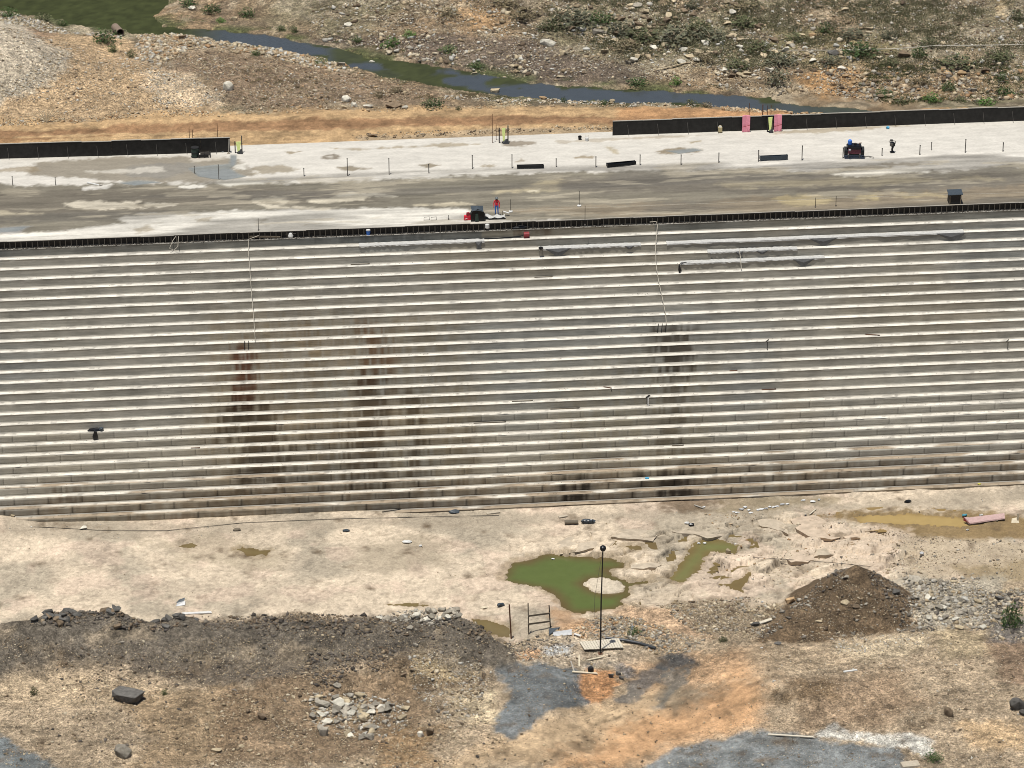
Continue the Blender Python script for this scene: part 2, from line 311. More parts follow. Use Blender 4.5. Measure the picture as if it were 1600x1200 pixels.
# ------------------------------------------------------------------ mesh building
class MB:
    def __init__(s): s.v = []; s.f = []
    def add(s, vs, fs):
        o = len(s.v); s.v += [tuple(v) for v in vs]; s.f += [tuple(i+o for i in f) for f in fs]; return s
    def box(s, c, d, rz=0.0, taper=1.0):
        x, y, z = d[0]/2, d[1]/2, d[2]/2; vs = []
        for k, q in ((-z, 1.0), (z, taper)):
            for a, b in ((-x, -y), (x, -y), (x, y), (-x, y)):
                a *= q; b *= q
                vs.append((c[0]+a*math.cos(rz)-b*math.sin(rz), c[1]+a*math.sin(rz)+b*math.cos(rz), c[2]+k))
        return s.add(vs, [(3, 2, 1, 0), (4, 5, 6, 7), (0, 1, 5, 4), (1, 2, 6, 5), (2, 3, 7, 6), (3, 0, 4, 7)])
    def tube(s, pts, r, n=8, caps=True):
        pts = [Vector(p) for p in pts]; rs = r if isinstance(r, (list, tuple)) else [r]*len(pts); vs = []; fs = []
        for i, p in enumerate(pts):
            t = (pts[min(i+1, len(pts)-1)]-pts[max(i-1, 0)]).normalized()
            a = t.cross(Vector((0, 0, 1)) if abs(t.z) < 0.9 else Vector((1, 0, 0))).normalized(); b = t.cross(a)
            for k in range(n):
                w = 2*math.pi*k/n; vs.append(p+a*math.cos(w)*rs[i]+b*math.sin(w)*rs[i])
        for i in range(len(pts)-1):
            for k in range(n):
                q = (k+1) % n; fs.append((i*n+k, i*n+q, (i+1)*n+q, (i+1)*n+k))
        if caps: fs.append(tuple(range(n))[::-1]); fs.append(tuple(range((len(pts)-1)*n, len(pts)*n)))
        return s.add(vs, fs)
    def bar(s, a, b, w, h=None):
        a = Vector(a); b = Vector(b); h = h or w; t = (b-a).normalized()
        u = t.cross(Vector((0, 0, 1)) if abs(t.z) < 0.95 else Vector((0, 1, 0))).normalized()*w/2; k = t.cross(u).normalized()*h/2
        vs = [a-u-k, a+u-k, a+u+k, a-u+k, b-u-k, b+u-k, b+u+k, b-u+k]
        return s.add(vs, [(3, 2, 1, 0), (4, 5, 6, 7), (0, 1, 5, 4), (1, 2, 6, 5), (2, 3, 7, 6), (3, 0, 4, 7)])
    def lathe(s, c, prof, n=14):
        vs = []; fs = []
        for r, z in prof:
            for k in range(n):
                w = 2*math.pi*k/n; vs.append((c[0]+r*math.cos(w), c[1]+r*math.sin(w), c[2]+z))
        for i in range(len(prof)-1):
            for k in range(n):
                q = (k+1) % n; fs.append((i*n+k, i*n+q, (i+1)*n+q, (i+1)*n+k))
        fs.append(tuple(range(n))[::-1]); fs.append(tuple(range((len(prof)-1)*n, len(prof)*n)))
        return s.add(vs, fs)
    def build(s, name, mat, parent=None, loc=(0, 0, 0), smooth=False):
        me = bpy.data.meshes.new(name); me.from_pydata(s.v, [], s.f); me.update()
        if smooth: me.polygons.foreach_set("use_smooth", [True]*len(me.polygons))
        me.materials.append(MT[mat] if isinstance(mat, str) else mat)
        o = bpy.data.objects.new(name, me); COL.objects.link(o); o.location = loc
        if parent: o.parent = parent
        return o
def tag(o, label=None, cat=None, group=None, kind=None):
    for k, v in (('label', label), ('category', cat), ('group', group), ('kind', kind)):
        if v: o[k] = v
    return o
def empty(name, loc, label, cat, group=None, rz=0.0):
    o = bpy.data.objects.new(name, None); COL.objects.link(o); o.location = loc; o.rotation_euler.z = rz; o.empty_display_size = 0.3
    return tag(o, label, cat, group)
def clone(o, loc=None, parent=None):
    c = o.copy(); COL.objects.link(c)
    if loc is not None: c.location = loc
    c.parent = parent
    for ch in o.children: clone(ch, None, c)
    return c
def npmesh(name, V, F, mat, col=None, wet=None, smooth=False, parent=None):
    """numpy verts and (quad or triangle) faces to one mesh object with a point colour"""
    me = bpy.data.meshes.new(name); k = F.shape[1]
    me.vertices.add(len(V)); me.vertices.foreach_set("co", V.astype(np.float32).ravel())
    me.loops.add(F.size); me.loops.foreach_set("vertex_index", F.astype(np.int32).ravel())
    me.polygons.add(len(F)); me.polygons.foreach_set("loop_start", np.arange(0, F.size, k, dtype=np.int32))
    if smooth: me.polygons.foreach_set("use_smooth", np.ones(len(F), bool))
    me.update(calc_edges=True)
    if col is not None:
        at = me.attributes.new("Col", 'FLOAT_COLOR', 'POINT'); at.data.foreach_set("color", np.concatenate([col, np.ones((len(V), 1))], 1).astype(np.float32).ravel())
    if wet is not None:
        at = me.attributes.new("Wet", 'FLOAT', 'POINT'); at.data.foreach_set("value", wet.astype(np.float32))
    me.materials.append(MT[mat]); o = bpy.data.objects.new(name, me); COL.objects.link(o)
    if parent: o.parent = parent
    return o
def gridfaces(nx, ny):
    i = np.arange(nx-1)[None, :]; j = np.arange(ny-1)[:, None]; a = (j*nx+i).ravel()
    return np.stack([a, a+1, a+nx+1, a+nx], 1)
def paint(P, base, zones, wn_seed=60, warp=0.55):
    """zones: (outline in metres, colour, softness, strength) laid one over another with ragged edges"""
    col = base.copy()
    w = warp*(3.6*fbm(P[:, 0], P[:, 1], 0.28, 5, wn_seed, 0.62)+2.4*fbm(P[:, 0], P[:, 1], 1.6, 4, wn_seed+7, 0.65))
    for poly, c, soft, k in zones:
        lo = poly.min(0)-3-soft*2; hi = poly.max(0)+3+soft*2
        m = np.where((P[:, 0] > lo[0]) & (P[:, 0] < hi[0]) & (P[:, 1] > lo[1]) & (P[:, 1] < hi[1]))[0]
        if not len(m): continue
        s = sstep(-soft, soft, sdpoly(P[m], poly)+w[m]*min(1.3, 0.3+soft))*k
        col[m] = col[m]*(1-s[:, None])+np.asarray(c)[None]*s[:, None]
    return col

# ------------------------------------------------------------------ land at the foot of the dam
def jit(P, f, s): return fbm(P[:, 0], P[:, 1], f, 4, s)
xs = np.concatenate([np.linspace(-140, -58, 42)[:-1], np.arange(-58, 60, 0.13), np.linspace(60, 150, 46)])
ys = np.concatenate([np.linspace(-180, -68, 40)[:-1], np.arange(-68, -34.0, 0.19), np.arange(-34.0, -20, 0.13), np.arange(-20, -14.0, 0.19), [-13.0, -9.0, -4.0]])
X, Y = np.meshgrid(xs, ys); x, y = X.ravel(), Y.ravel(); P = np.stack([x, y], 1)
zd = dheight(x, y)
zd = np.where(y > -14.1, np.minimum(zd, FLOOR-1.5), zd)
base = np.tile(A(176, 155, 126), (len(P), 1))
base = base*(1+0.55*jit(P, 0.25, 70))[:, None]
rock = np.tile(A(228, 207, 178), (len(P), 1)); g = sstep(0.0, 0.16, jit(P, 0.16, 71))[:, None]
rock = rock*(1-0.65*g)+A(176, 164, 142)[None]*0.65*g
pk = sstep(0.03, 0.15, jit(P, 0.3, 72))[:, None]; rock = rock*(1-0.5*pk)+A(232, 204, 178)[None]*0.5*pk
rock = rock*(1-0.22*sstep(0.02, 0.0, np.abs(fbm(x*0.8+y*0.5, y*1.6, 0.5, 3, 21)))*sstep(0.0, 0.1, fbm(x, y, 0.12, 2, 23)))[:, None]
rock = rock*(1+0.5*fbm(x*0.6, y, 0.35, 5, 75, 0.62)+0.35*fbm(x, y, 5.0, 2, 79))[:, None]
sp = sstep(0.10, 0.2, fbm(x, y, 3.0, 2, 73))[:, None]; rock = rock*(1-0.2*sp)
ROCKZ = gpoly([(-260, 820), (-260, 1000), (0, 992), (40, 968), (200, 962), (450, 955), (700, 965), (770, 985), (800, 1000), (860, 985), (930, 960), (990, 945), (1080, 940), (1180, 945), (1250, 925), (1320, 890), (1430, 905), (1600, 905), (1850, 905), (1850, 745), (1600, 757), (1200, 789), (800, 801), (240, 814)])
s = sstep(-0.8, 0.6, sdpoly(P, ROCKZ)+2.5*jit(P, 0.4, 74))[:, None]
s = np.maximum(s, (y > -18)[:, None]*1.0)
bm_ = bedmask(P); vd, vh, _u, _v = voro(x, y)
rock = rock*(1+bm_*(0.28*(vh-0.5)-0.65*sstep(0.08, 0.0, vd)*sstep(0.3, 0.6, hash2(np.floor(vh*555), np.floor(vh*999), 8))))[:, None]  # plate cracks darkened in the colour: dirt fill plus painted crack shade
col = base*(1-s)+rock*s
def Zn(px, c, soft=0.5, k=0.9): return (gpoly(px), A(*c), soft if soft < 0.38 else max(soft, 0.8), k)
DZ = [
 Zn([(0, 806), (240, 818), (800, 803), (1200, 792), (1600, 760), (1600, 785), (1200, 806), (800, 822), (300, 838), (0, 835)], (186, 170, 146), 0.8, 0.7),
 Zn([(560, 860), (640, 840), (700, 850), (690, 880), (600, 900), (540, 890)], (180, 164, 138), 1.2, 0.7),
 Zn([(230, 845), (330, 835), (450, 860), (430, 885), (300, 880)], (184, 168, 140), 1.0, 0.6),
 Zn([(1020, 778), (1090, 770), (1130, 785), (1070, 803), (1030, 797)], (110, 88, 62), 0.5, 0.8),
 Zn([(555, 790), (600, 784), (640, 790), (600, 803)], (110, 90, 66), 0.4, 0.7),
 Zn([(40, 806), (70, 812), (130, 818), (150, 825), (90, 826)], (128, 108, 84), 0.4, 0.7),
 Zn([(1130, 775), (1300, 770), (1330, 783), (1200, 800), (1130, 800)], (150, 132, 100), 0.7, 0.7),
 Zn([(1270, 805), (1320, 798), (1400, 796), (1600, 808), (1700, 815), (1700, 840), (1600, 838), (1500, 845), (1440, 843), (1340, 822)], (150, 124, 80), 0.5, 0.95),
 Zn([(1390, 840), (1600, 850), (1750, 850), (1750, 905), (1420, 905)], (198, 178, 148), 0.8, 0.8),
 Zn([(1480, 885), (1600, 880), (1600, 905), (1500, 908)], (160, 138, 98), 0.6, 0.7),
 Zn([(1230, 840), (1300, 815), (1420, 830), (1400, 870), (1260, 880)], (232, 208, 180), 0.7, 0.8),
 Zn([(-200, 1010), (0, 1000), (35, 975), (90, 960), (200, 964), (330, 970), (480, 964), (640, 968), (720, 972), (775, 1000), (785, 1035), (700, 1045), (600, 1030), (520, 1040), (420, 1070), (300, 1068), (170, 1040), (60, 1030), (0, 1050), (-200, 1050)], (112, 101, 87), 0.5, 0.97),
 Zn([(40, 975), (90, 962), (190, 964), (200, 985), (100, 990)], (96, 88, 80), 0.3, 0.8),
 Zn([(480, 1005), (560, 1000), (760, 990), (770, 1010), (600, 1020)], (92, 83, 74), 0.5, 0.7),
 Zn([(270, 990), (330, 1005), (400, 1010), (420, 1030), (340, 1030), (290, 1020)], (184, 160, 122), 0.5, 0.5),
 Zn([(0, 1060), (120, 1055), (250, 1068), (300, 1090), (200, 1105), (60, 1100), (0, 1090)], (205, 180, 144), 0.6, 0.7),
 Zn([(180, 1090), (330, 1075), (420, 1090), (340, 1200), (200, 1200), (230, 1150)], (154, 130, 98), 0.8, 0.8),
 Zn([(330, 1090), (470, 1060), (560, 1040), (640, 1060), (700, 1110), (660, 1130), (540, 1200), (330, 1200)], (136, 113, 86), 0.6, 0.85),
 Zn([(560, 1015), (700, 1025), (760, 1060), (700, 1080), (620, 1075), (560, 1050)], (124, 102, 76), 0.6, 0.8),
 Zn([(640, 1025), (700, 1020), (740, 1050), (690, 1060), (640, 1055)], (196, 174, 132), 0.4, 0.65),
 Zn([(600, 1140), (700, 1130), (680, 1200), (590, 1200)], (156, 124, 84), 0.8, 0.8),
 Zn([(700, 1080), (780, 1080), (790, 1130), (720, 1130)], (204, 184, 148), 0.6, 0.8),
 Zn([(780, 1020), (880, 990), (960, 985), (1000, 1015), (1000, 1040), (900, 1050), (790, 1035)], (190, 172, 146), 0.6, 0.85),
 Zn([(850, 1010), (900, 1005), (895, 1025), (845, 1025)], (190, 192, 190), 0.3, 0.8),
 Zn([(800, 1018), (845, 1015), (850, 1027), (810, 1030)], (206, 158, 112), 0.3, 0.8),
 Zn([(860, 950), (900, 958), (930, 985), (880, 985)], (196, 150, 104), 0.4, 0.7),
 Zn([(960, 955), (1000, 945), (1050, 945), (1100, 975), (1120, 1000), (1060, 995), (1000, 975)], (218, 180, 140), 0.6, 0.75),
 Zn([(1040, 935), (1180, 935), (1220, 950), (1170, 990), (1110, 990), (1060, 960)], (160, 142, 116), 0.6, 0.8),
 Zn([(700, 1200), (760, 1150), (850, 1120), (930, 1100), (1000, 1070), (1060, 1060), (1060, 1130), (960, 1200)], (204, 174, 134), 1.5, 0.9),
 Zn([(960, 1040), (1040, 1030), (1180, 1010), (1190, 1045), (1130, 1070), (1010, 1075)], (196, 156, 114), 1.5, 0.75),
 Zn([(860, 1200), (960, 1140), (1040, 1110), (1110, 1080), (1160, 1040), (1195, 1060), (1190, 1130), (1140, 1148), (1060, 1165), (1000, 1195)], (206, 160, 112), 1.9, 0.95),
 Zn([(900, 1060), (920, 1045), (960, 1045), (960, 1080), (935, 1100), (905, 1085)], (196, 142, 92), 0.3, 0.95),
 Zn([(780, 1032), (850, 1035), (900, 1045), (905, 1070), (900, 1080), (912, 1100), (870, 1105), (800, 1155), (765, 1145), (790, 1090), (775, 1050)], (114, 120, 122), 0.36, 0.94),
 Zn([(910, 1035), (960, 1032), (990, 1048), (980, 1058), (955, 1040), (915, 1042)], (116, 118, 120), 0.3, 0.8),
 Zn([(1022, 1028), (1050, 1020), (1095, 1032), (1090, 1044), (1055, 1046), (1028, 1040)], (80, 84, 86), 0.37, 0.9),
 Zn([(1012, 1044), (1034, 1046), (1015, 1070), (985, 1098), (962, 1100), (985, 1070)], (98, 100, 100), 0.37, 0.8),
 Zn([(1050, 1048), (1076, 1050), (1072, 1070), (1040, 1105), (1018, 1110), (1030, 1085)], (112, 112, 106), 0.37, 0.8),
 Zn([(1160, 1010), (1300, 1000), (1380, 985), (1420, 1005), (1300, 1040), (1190, 1060)], (174, 152, 122), 1.4, 0.8),
 Zn([(1300, 1010), (1360, 998), (1450, 990), (1440, 1015), (1340, 1030)], (206, 186, 152), 0.5, 0.8),
 Zn([(1440, 975), (1540, 985), (1560, 1020), (1480, 1030)], (184, 164, 128), 0.7, 0.7),
 Zn([(1540, 1000), (1700, 995), (1700, 1080), (1560, 1070)], (140, 112, 88), 0.8, 0.7),
 Zn([(1230, 1065), (1400, 1050), (1440, 1090), (1380, 1140), (1240, 1140)], (160, 132, 102), 1.8, 0.7),
 Zn([(1190, 1090), (1290, 1060), (1300, 1085), (1230, 1110)], (126, 104, 76), 0.6, 0.8),
 Zn([(1500, 1130), (1600, 1120), (1600, 1160), (1520, 1170)], (206, 172, 126), 0.7, 0.7),
 Zn([(1165, 1005), (1200, 965), (1230, 950), (1280, 925), (1325, 893), (1345, 890), (1385, 912), (1420, 950), (1430, 975), (1380, 990), (1300, 1000)], (108, 88, 64), 0.3, 0.97),
 Zn([(1400, 900), (1560, 905), (1565, 970), (1440, 985)], (178, 168, 148), 0.6, 0.8),
 Zn([(1540, 960), (1640, 960), (1640, 1005), (1550, 1000)], (120, 116, 112), 0.4, 0.8),
 Zn([(960, 1230), (1010, 1195), (1055, 1168), (1140, 1152), (1180, 1140), (1270, 1150), (1400, 1168), (1432, 1200), (1440, 1240)], (132, 137, 137), 0.36, 0.94),
 Zn([(1150, 1150), (1260, 1152), (1280, 1165), (1160, 1172)], (112, 110, 104), 0.4, 0.6),
 Zn([(1275, 1147), (1305, 1134), (1330, 1145), (1400, 1143), (1450, 1150), (1470, 1166), (1460, 1178), (1440, 1186), (1415, 1170), (1330, 1158)], (212, 208, 196), 0.37, 0.85),
 Zn([(-100, 1130), (0, 1150), (45, 1170), (75, 1185), (110, 1220), (-100, 1230)], (120, 127, 128), 0.36, 0.94),
]
for poly, dep in WPOLY:   # wet brown rims of the ponds
    c = poly.mean(0); DZ.append((c+(poly-c)*1.02, A(150, 128, 92), 0.5, 0.55))
DZ.append((ISLEP, A(226, 210, 184), 0.3, 0.9))
col = paint(P, col, DZ, 60, 0.8)
soilm = 1-s[:, 0]
mh = (sstep(0.1, 0.6, moundheight(x, y)+1.2*jit(P, 0.7, 81)))[:, None]; col = col*(1-mh)+A(112, 93, 70)[None]*mh
bh = (sstep(0.12, 0.45, bermheight(x, y)+0.5*jit(P, 0.5, 82)))[:, None]*0.9; tn = sstep(0.05, 0.16, jit(P, 0.28, 83))[:, None]*0.5; bc = A(110, 101, 88)[None]*(1-tn)+A(156, 138, 112)[None]*tn; col = col*(1-bh)+bc*bh
col = col*(1+(0.35+0.55*soilm)*fbm(x, y, 0.7, 4, 76)+(0.2+0.45*soilm)*fbm(x, y, 2.6, 3, 77)+soilm*0.5*fbm(x*0.5+y*0.2, y*1.4, 0.9, 3, 78))[:, None]
RAMP = gpoly([(700, 1200), (860, 1120), (1000, 1080), (1110, 1070), (1170, 1020), (1200, 1050), (1190, 1130), (1060, 1165), (1000, 1200)])
grit = (1-0.72*s[:, 0])*(1-0.75*sstep(-2.5, 2.5, sdpoly(P, RAMP)+2*jit(P, .4, 95)))*0.85
for gp_ in ([(780, 1032), (900, 1045), (912, 1100), (800, 1155), (765, 1145)], [(960, 1230), (1055, 1168), (1180, 1140), (1400, 1168), (1440, 1240)], [(1012, 1030), (1095, 1030), (1072, 1075), (1018, 1110), (962, 1100)], [(-100, 1130), (45, 1170), (110, 1220), (-100, 1230)]): grit = grit*(1-0.45*sstep(-.5, .8, sdpoly(P, gpoly(gp_))))
# wheel tracks on the ramp and over the right slope
for pa, pb, c0, wd, am in (((760, 1195), (1170, 1035), (960, 1120), 4.5, 0.4), ((1170, 1065), (1460, 985), (1300, 1025), 3.5, 0.5), ((0, 1130), (330, 1110), (150, 1120), 5.0, 0.35), ((800, 1140), (905, 1060), (850, 1095), 3.5, 0.4), ((1010, 1200), (1400, 1170), (1200, 1180), 3.0, 0.3)):
    a2 = gnd(*pa)[0, :2]; b2 = gnd(*pb)[0, :2]; e2 = (b2-a2)/np.linalg.norm(b2-a2); al2 = (P-a2)@e2; ac2 = (P-a2)@np.array([-e2[1], e2[0]])+1.2*fbm(al2, al2*0, 0.08, 2, 91)
    w2 = sstep(wd, wd*0.4, np.abs(ac2))*sstep(-4, 2, al2)*sstep(-4, 2, np.linalg.norm(b2-a2)-al2)
    col = col*(1+am*w2*(fbm(al2*0.14, ac2*1.9, 1.0, 4, 92, 0.6)*1.6))[:, None]
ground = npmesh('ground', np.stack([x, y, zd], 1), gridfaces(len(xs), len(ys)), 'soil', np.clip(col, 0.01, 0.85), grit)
tag(ground, kind='structure')

# water at the foot: one sheet per pond
def water_sheet(name, poly, z, deep, rim, width, label, mat='water', step=0.3, pad=1.2, extra=None):
    lo = poly.min(0)-pad; hi = poly.max(0)+pad
    ax = np.arange(lo[0], hi[0]+step, step); ay = np.arange(lo[1], hi[1]+step, step)
    gx, gy = np.meshgrid(ax, ay); q = np.stack([gx.ravel(), gy.ravel()], 1)
    sd = sdpoly(q, poly)
    if extra is not None: sd = np.minimum(sd, -sdpoly(q, extra))
    w = sstep(-0.2, width, sd+0.8*fbm(q[:, 0], q[:, 1], 0.7, 3, 90))[:, None]
    c = np.asarray(rim)[None]*(1-w)+np.asarray(deep)[None]*w
    f = gridfaces(len(ax), len(ay)); keep = (sd[f] > -pad).any(1); f = f[keep]
    u, inv = np.unique(f.ravel(), return_inverse=True); q = q[u]; c = c[u]; f = inv.reshape(-1, 4)
    o = npmesh(name, np.stack([q[:, 0], q[:, 1], np.full(len(q), z)], 1), f, mat, c); tag(o, kind='structure')
    if label: o['label'] = label
    return o
W = [w[0] for w in WPOLY]
water_sheet('pond_water', W[0], WATER_DN, A(102, 116, 58), A(116, 98, 60)*0.9, 1.4, 'green pond in the hollow of the pale rock', extra=ISLEP)
water_sheet('pond_water', W[1], WATER_DN+0.003, A(128, 130, 74), A(132, 112, 68), 1.3, 'narrow olive pool running between rock slabs')
water_sheet('pond_water', W[2], WATER_DN+0.003, A(128, 108, 66), A(132, 112, 68), 0.6, 'small brown pool right of the olive pool')
water_sheet('pond_water', W[3], WATER_DN+0.003, A(190, 160, 96), A(160, 132, 80), 0.6, 'long muddy yellow pool near the foot of the dam')
for p, l in zip(W[4:], ('tiny brown puddle behind the lamp mast', 'small brown puddle, left of two on the pale rock', 'small brown puddle, right of two on the pale rock', 'thin puddle behind the rubble berm', 'brown puddle by the stake at the berm end')):
    water_sheet('puddle_water', p, WATER_DN+0.002, A(134, 116, 74), A(126, 106, 68), 0.5, l)

# ------------------------------------------------------------------ land upstream
xs = np.concatenate([np.linspace(-260, -78, 50)[:-1], np.arange(-78, 92, 0.24), np.linspace(92, 300, 55)])
ys = np.concatenate([np.arange(22.3, 75, 0.30), np.arange(75, 165, 0.55), np.linspace(165, 420, 60)])
X, Y = np.meshgrid(xs, ys); x, y = X.ravel(), Y.ravel(); P = np.stack([x, y], 1)
zu = uheight(x, y)
n1 = jit(P, 0.07, 100); n2 = jit(P, 0.25, 101); n3 = jit(P, 0.9, 102)
base = np.tile(A(142, 122, 94), (len(P), 1))
def over(c, m): 
    global base
    base = base*(1-m[:, None])+A(*c)[None]*m[:, None]
over((128, 122, 94), 0.7*sstep(0.0, 0.12, n1)); over((170, 140, 104), 0.6*sstep(0.02, 0.15, -n1)); over((172, 158, 132), 0.6*sstep(0.05, 0.18, n2)); over((112, 98, 80), 0.7*sstep(0.06, 0.2, -n2)); over((190, 172, 142), 0.5*sstep(0.1, 0.2, n3)); over((100, 88, 70), 0.5*sstep(0.1, 0.2, -n3))
sdS = sdpoly(P, STREAMP[0])
UZ = [
 Zn([(480, 58), (600, 55), (720, 58), (830, 60), (960, 95), (1010, 125), (900, 130), (780, 122), (640, 88)], (108, 94, 82), 1.2, 0.85),
 Zn([(-60, 60), (40, 45), (100, 48), (190, 55), (215, 70), (240, 108), (350, 170), (380, 178), (200, 185), (-100, 200)], (192, 162, 122), 1.0, 0.9),
 Zn([(20, 45), (80, 38), (100, 60), (50, 65)], (150, 122, 96), 0.8, 0.7),
 Zn([(-80, 38), (0, 36), (38, 42), (60, 62), (110, 88), (98, 108), (60, 132), (0, 160), (-80, 165)], (196, 182, 158), 0.7, 0.9),
 Zn([(225, 110), (290, 118), (330, 142), (352, 152), (350, 172), (260, 165), (215, 140)], (216, 190, 154), 0.7, 0.85),
 Zn([(255, 72), (330, 72), (480, 98), (600, 116), (700, 146), (690, 158), (560, 165), (400, 176), (355, 160), (330, 130), (280, 110)], (140, 118, 94), 0.8, 0.85),
 Zn([(215, 52), (260, 42), (380, 58), (500, 88), (560, 106), (520, 112), (400, 82), (280, 78), (245, 102), (215, 95)], (186, 164, 134), 0.7, 0.7),
 Zn([(1240, 118), (1290, 100), (1340, 110), (1350, 150), (1290, 150)], (184, 140, 88), 0.9, 0.8),
 Zn([(1300, 125), (1420, 110), (1600, 115), (1600, 150), (1380, 155)], (150, 124, 88), 1.0, 0.6),
 Zn([(720, 18), (790, 18), (800, 45), (740, 50)], (186, 146, 98), 0.9, 0.7),
 Zn([(900, 20), (1120, 40), (1250, 70), (1200, 110), (960, 70)], (124, 120, 88), 1.5, 0.6),
 Zn([(1190, 40), (1420, 60), (1400, 95), (1220, 100)], (130, 122, 82), 1.5, 0.6),
 Zn([(1568, -5), (1582, -5), (1560, 40), (1550, 56), (1540, 56), (1556, 30)], (186, 158, 112), 0.5, 0.7),
 Zn([(1380, 104), (1490, 88), (1500, 82), (1520, 84), (1490, 96), (1390, 112)], (180, 152, 112), 0.5, 0.6),
 Zn([(-200, 192), (0, 187), (400, 178), (800, 165), (1000, 166), (1150, 168), (1330, 176), (1700, 182), (1700, 260), (-200, 260)], (198, 162, 114), 0.7, 0.97),
 Zn([(960, 166), (1150, 168), (1350, 172), (1500, 174), (1500, 200), (960, 200)], (194, 142, 92), 0.8, 0.75),
 Zn([(-100, 206), (0, 203), (200, 196), (400, 190), (600, 185), (800, 181), (1000, 183), (1000, 194), (800, 194), (600, 198), (400, 206), (200, 206), (0, 214), (-100, 216)], (160, 120, 82), 0.35, 0.9),
 Zn([(-100, 219), (0, 216), (180, 210), (180, 213), (0, 222), (-100, 226)], (160, 118, 76), 0.25, 0.8),
 Zn([(560, 214), (760, 202), (960, 198), (960, 210), (800, 216), (560, 222)], (184, 160, 126), 0.3, 0.85),
]
col = paint(P, base, UZ, 160, 0.9)
rut = fbm(x*0.12, y*2.2, 1.0, 3, 170)*sstep(41, 36, y); col = col*(1+0.55*rut)[:, None]
col = col*(1+0.7*fbm(x, y, 0.45, 4, 176)+0.8*fbm(x, y, 1.7, 3, 177))[:, None]
gm = (sstep(-2.6, -0.2, sdS)*sstep(-0.06, 0.1, jit(P, 0.3, 110)))[:, None]*0.85*sstep(37.5, 41, y)[:, None]
col = col*(1-gm)+A(84, 92, 52)[None]*gm
up = npmesh('hillside', np.stack([x, y, zu], 1), gridfaces(len(xs), len(ys)), 'soil', np.clip(col, 0.01, 0.85), 1-0.65*sstep(41, 37, y)); tag(up, kind='structure')
# stream water with weed: green pond at the far left, blue stream to the right
lo = STREAMP[0].min(0)-3; hi = STREAMP[0].max(0)+3
ax = np.arange(max(lo[0], -150), min(hi[0], 150), 0.4); ay = np.arange(lo[1], min(hi[1], 200), 0.4)
gx, gy = np.meshgrid(ax, ay); q = np.stack([gx.ravel(), gy.ravel()], 1); sd = sdpoly(q, STREAMP[0])
pond_x = gpoly([(330, 48), (560, 86), (640, 100), (1280, 156)])[:, 0]
weed = sstep(0.02, 0.10, jit(q, 0.22, 120)+0.10*sstep(1.3, 0.2, sd)-0.03)
weed = np.maximum(weed*0.9, 0.95*sstep(pond_x[0]+3, pond_x[0]-4, q[:, 0]))
weed = np.maximum(weed, 0.8*sstep(2.5, 0.5, np.abs(q[:, 0]-pond_x[1]-1.5)-3)*sstep(-0.1, 0.05, jit(q, 0.3, 121)))
weed = np.maximum(weed, 0.5*sstep(pond_x[3]-8, pond_x[3]+2, q[:, 0]))
c = np.array([0.05, 0.056, 0.060])[None]*(1-weed[:, None])+A(78, 84, 44)[None]*weed[:, None]*(0.8+0.8*jit(q, 1.5, 122))[:, None]
f = gridfaces(len(ax), len(ay)); f = f[(sd[f] > -2.5).any(1)]
u, inv = np.unique(f.ravel(), return_inverse=True)
tag(npmesh('stream_water', np.stack([q[u, 0], q[u, 1], np.full(len(u), WATER_UP)], 1), inv.reshape(-1, 4), 'stream', np.clip(c[u], 0.003, 1), weed[u]), kind='structure')
# the wider country under everything, out to the horizon
m = MB(); m.add([(-3000, -3000, -32), (3000, -3000, -32), (3000, 3000, -32), (-3000, 3000, -32)], [(0, 1, 2, 3)])
MT['country'] = mat_plain('country_soil', A(160, 140, 110), 0.95, 0.4, 0.05); tag(m.build('plain', 'country'), kind='structure')

# ------------------------------------------------------------------ the dam: core, deck and steps
NSTEP = 29; XL, XR = -66.0, 66.0
dam = empty('stepped_dam', (0, 0, -21), 'long stepped grey concrete dam under construction with a broad flat top', 'dam')
dam.location = (0, 0, 0)
m = MB()   # core block behind the steps and upstream face
yb = [(0.3, -0.02), (0.3, -0.66), (0.2, -0.66)]
prof = [(22.0, -0.02), (0.32, -0.02), (0.32, -0.7)] + [(-k*D_STEP+0.3, -H_FORM-k*H_STEP-0.3) for k in range(NSTEP)] + [(22.0, -H_FORM-(NSTEP-1)*H_STEP-0.3)]
n = len(prof); vs = [(XL, a, b) for a, b in prof]+[(XR, a, b) for a, b in prof]
m.add(vs, [tuple(range(n))[::-1], tuple(range(n, 2*n))]+[(i, (i+1) % n, (i+1) % n+n, i+n) for i in range(n)])
core = m.build('core', mat_plain('core_concrete', A(190, 182, 168), 0.9, 0.2, 0.8), dam)
# deck surface
xs = np.arange(XL, XR+0.1, 0.2); ys = np.linspace(0.33, 22.0, 130)
X, Y = np.meshgrid(xs, ys); x, y = X.ravel(), Y.ravel(); P = np.stack([x, y], 1)
def Fz(px, c, soft=0.35, k=0.9): return (flat(px, 0.0), A(*c), soft, k)
PINS = [(475, 274), (543, 273), (608, 271), (670, 269), (738, 263), (800, 262), (869, 260), (931, 260), (1000, 257), (1064, 256), (1123, 253), (1185, 251), (1253, 249), (1317, 246), (1378, 243), (1437, 241), (1508, 238), (1567, 236)]
PIN_T = [263, 248, 248, 257, 243, 242, 248, 245, 242, 242, 239, 235, 228, 231, 232, 227, 218, 223]
step_line = flat([(-60, 300), (0, 297), (240, 290), (475, 275), (738, 265), (1000, 259), (1253, 250), (1567, 238), (1660, 232)], 0.0)
d_, sg_, al_ = dline(P, step_line); upst = -d_*sg_
zk = 0.10*sstep(-0.25, 0.15, upst+0.3*jit(P, 0.8, 205))+0.03*fbm(x*0.4, y, 0.5, 3, 206)
nx_ = fbm(x*0.22, y, 0.55, 4, 200); nx2 = fbm(x*0.3, y, 1.5, 3, 201)
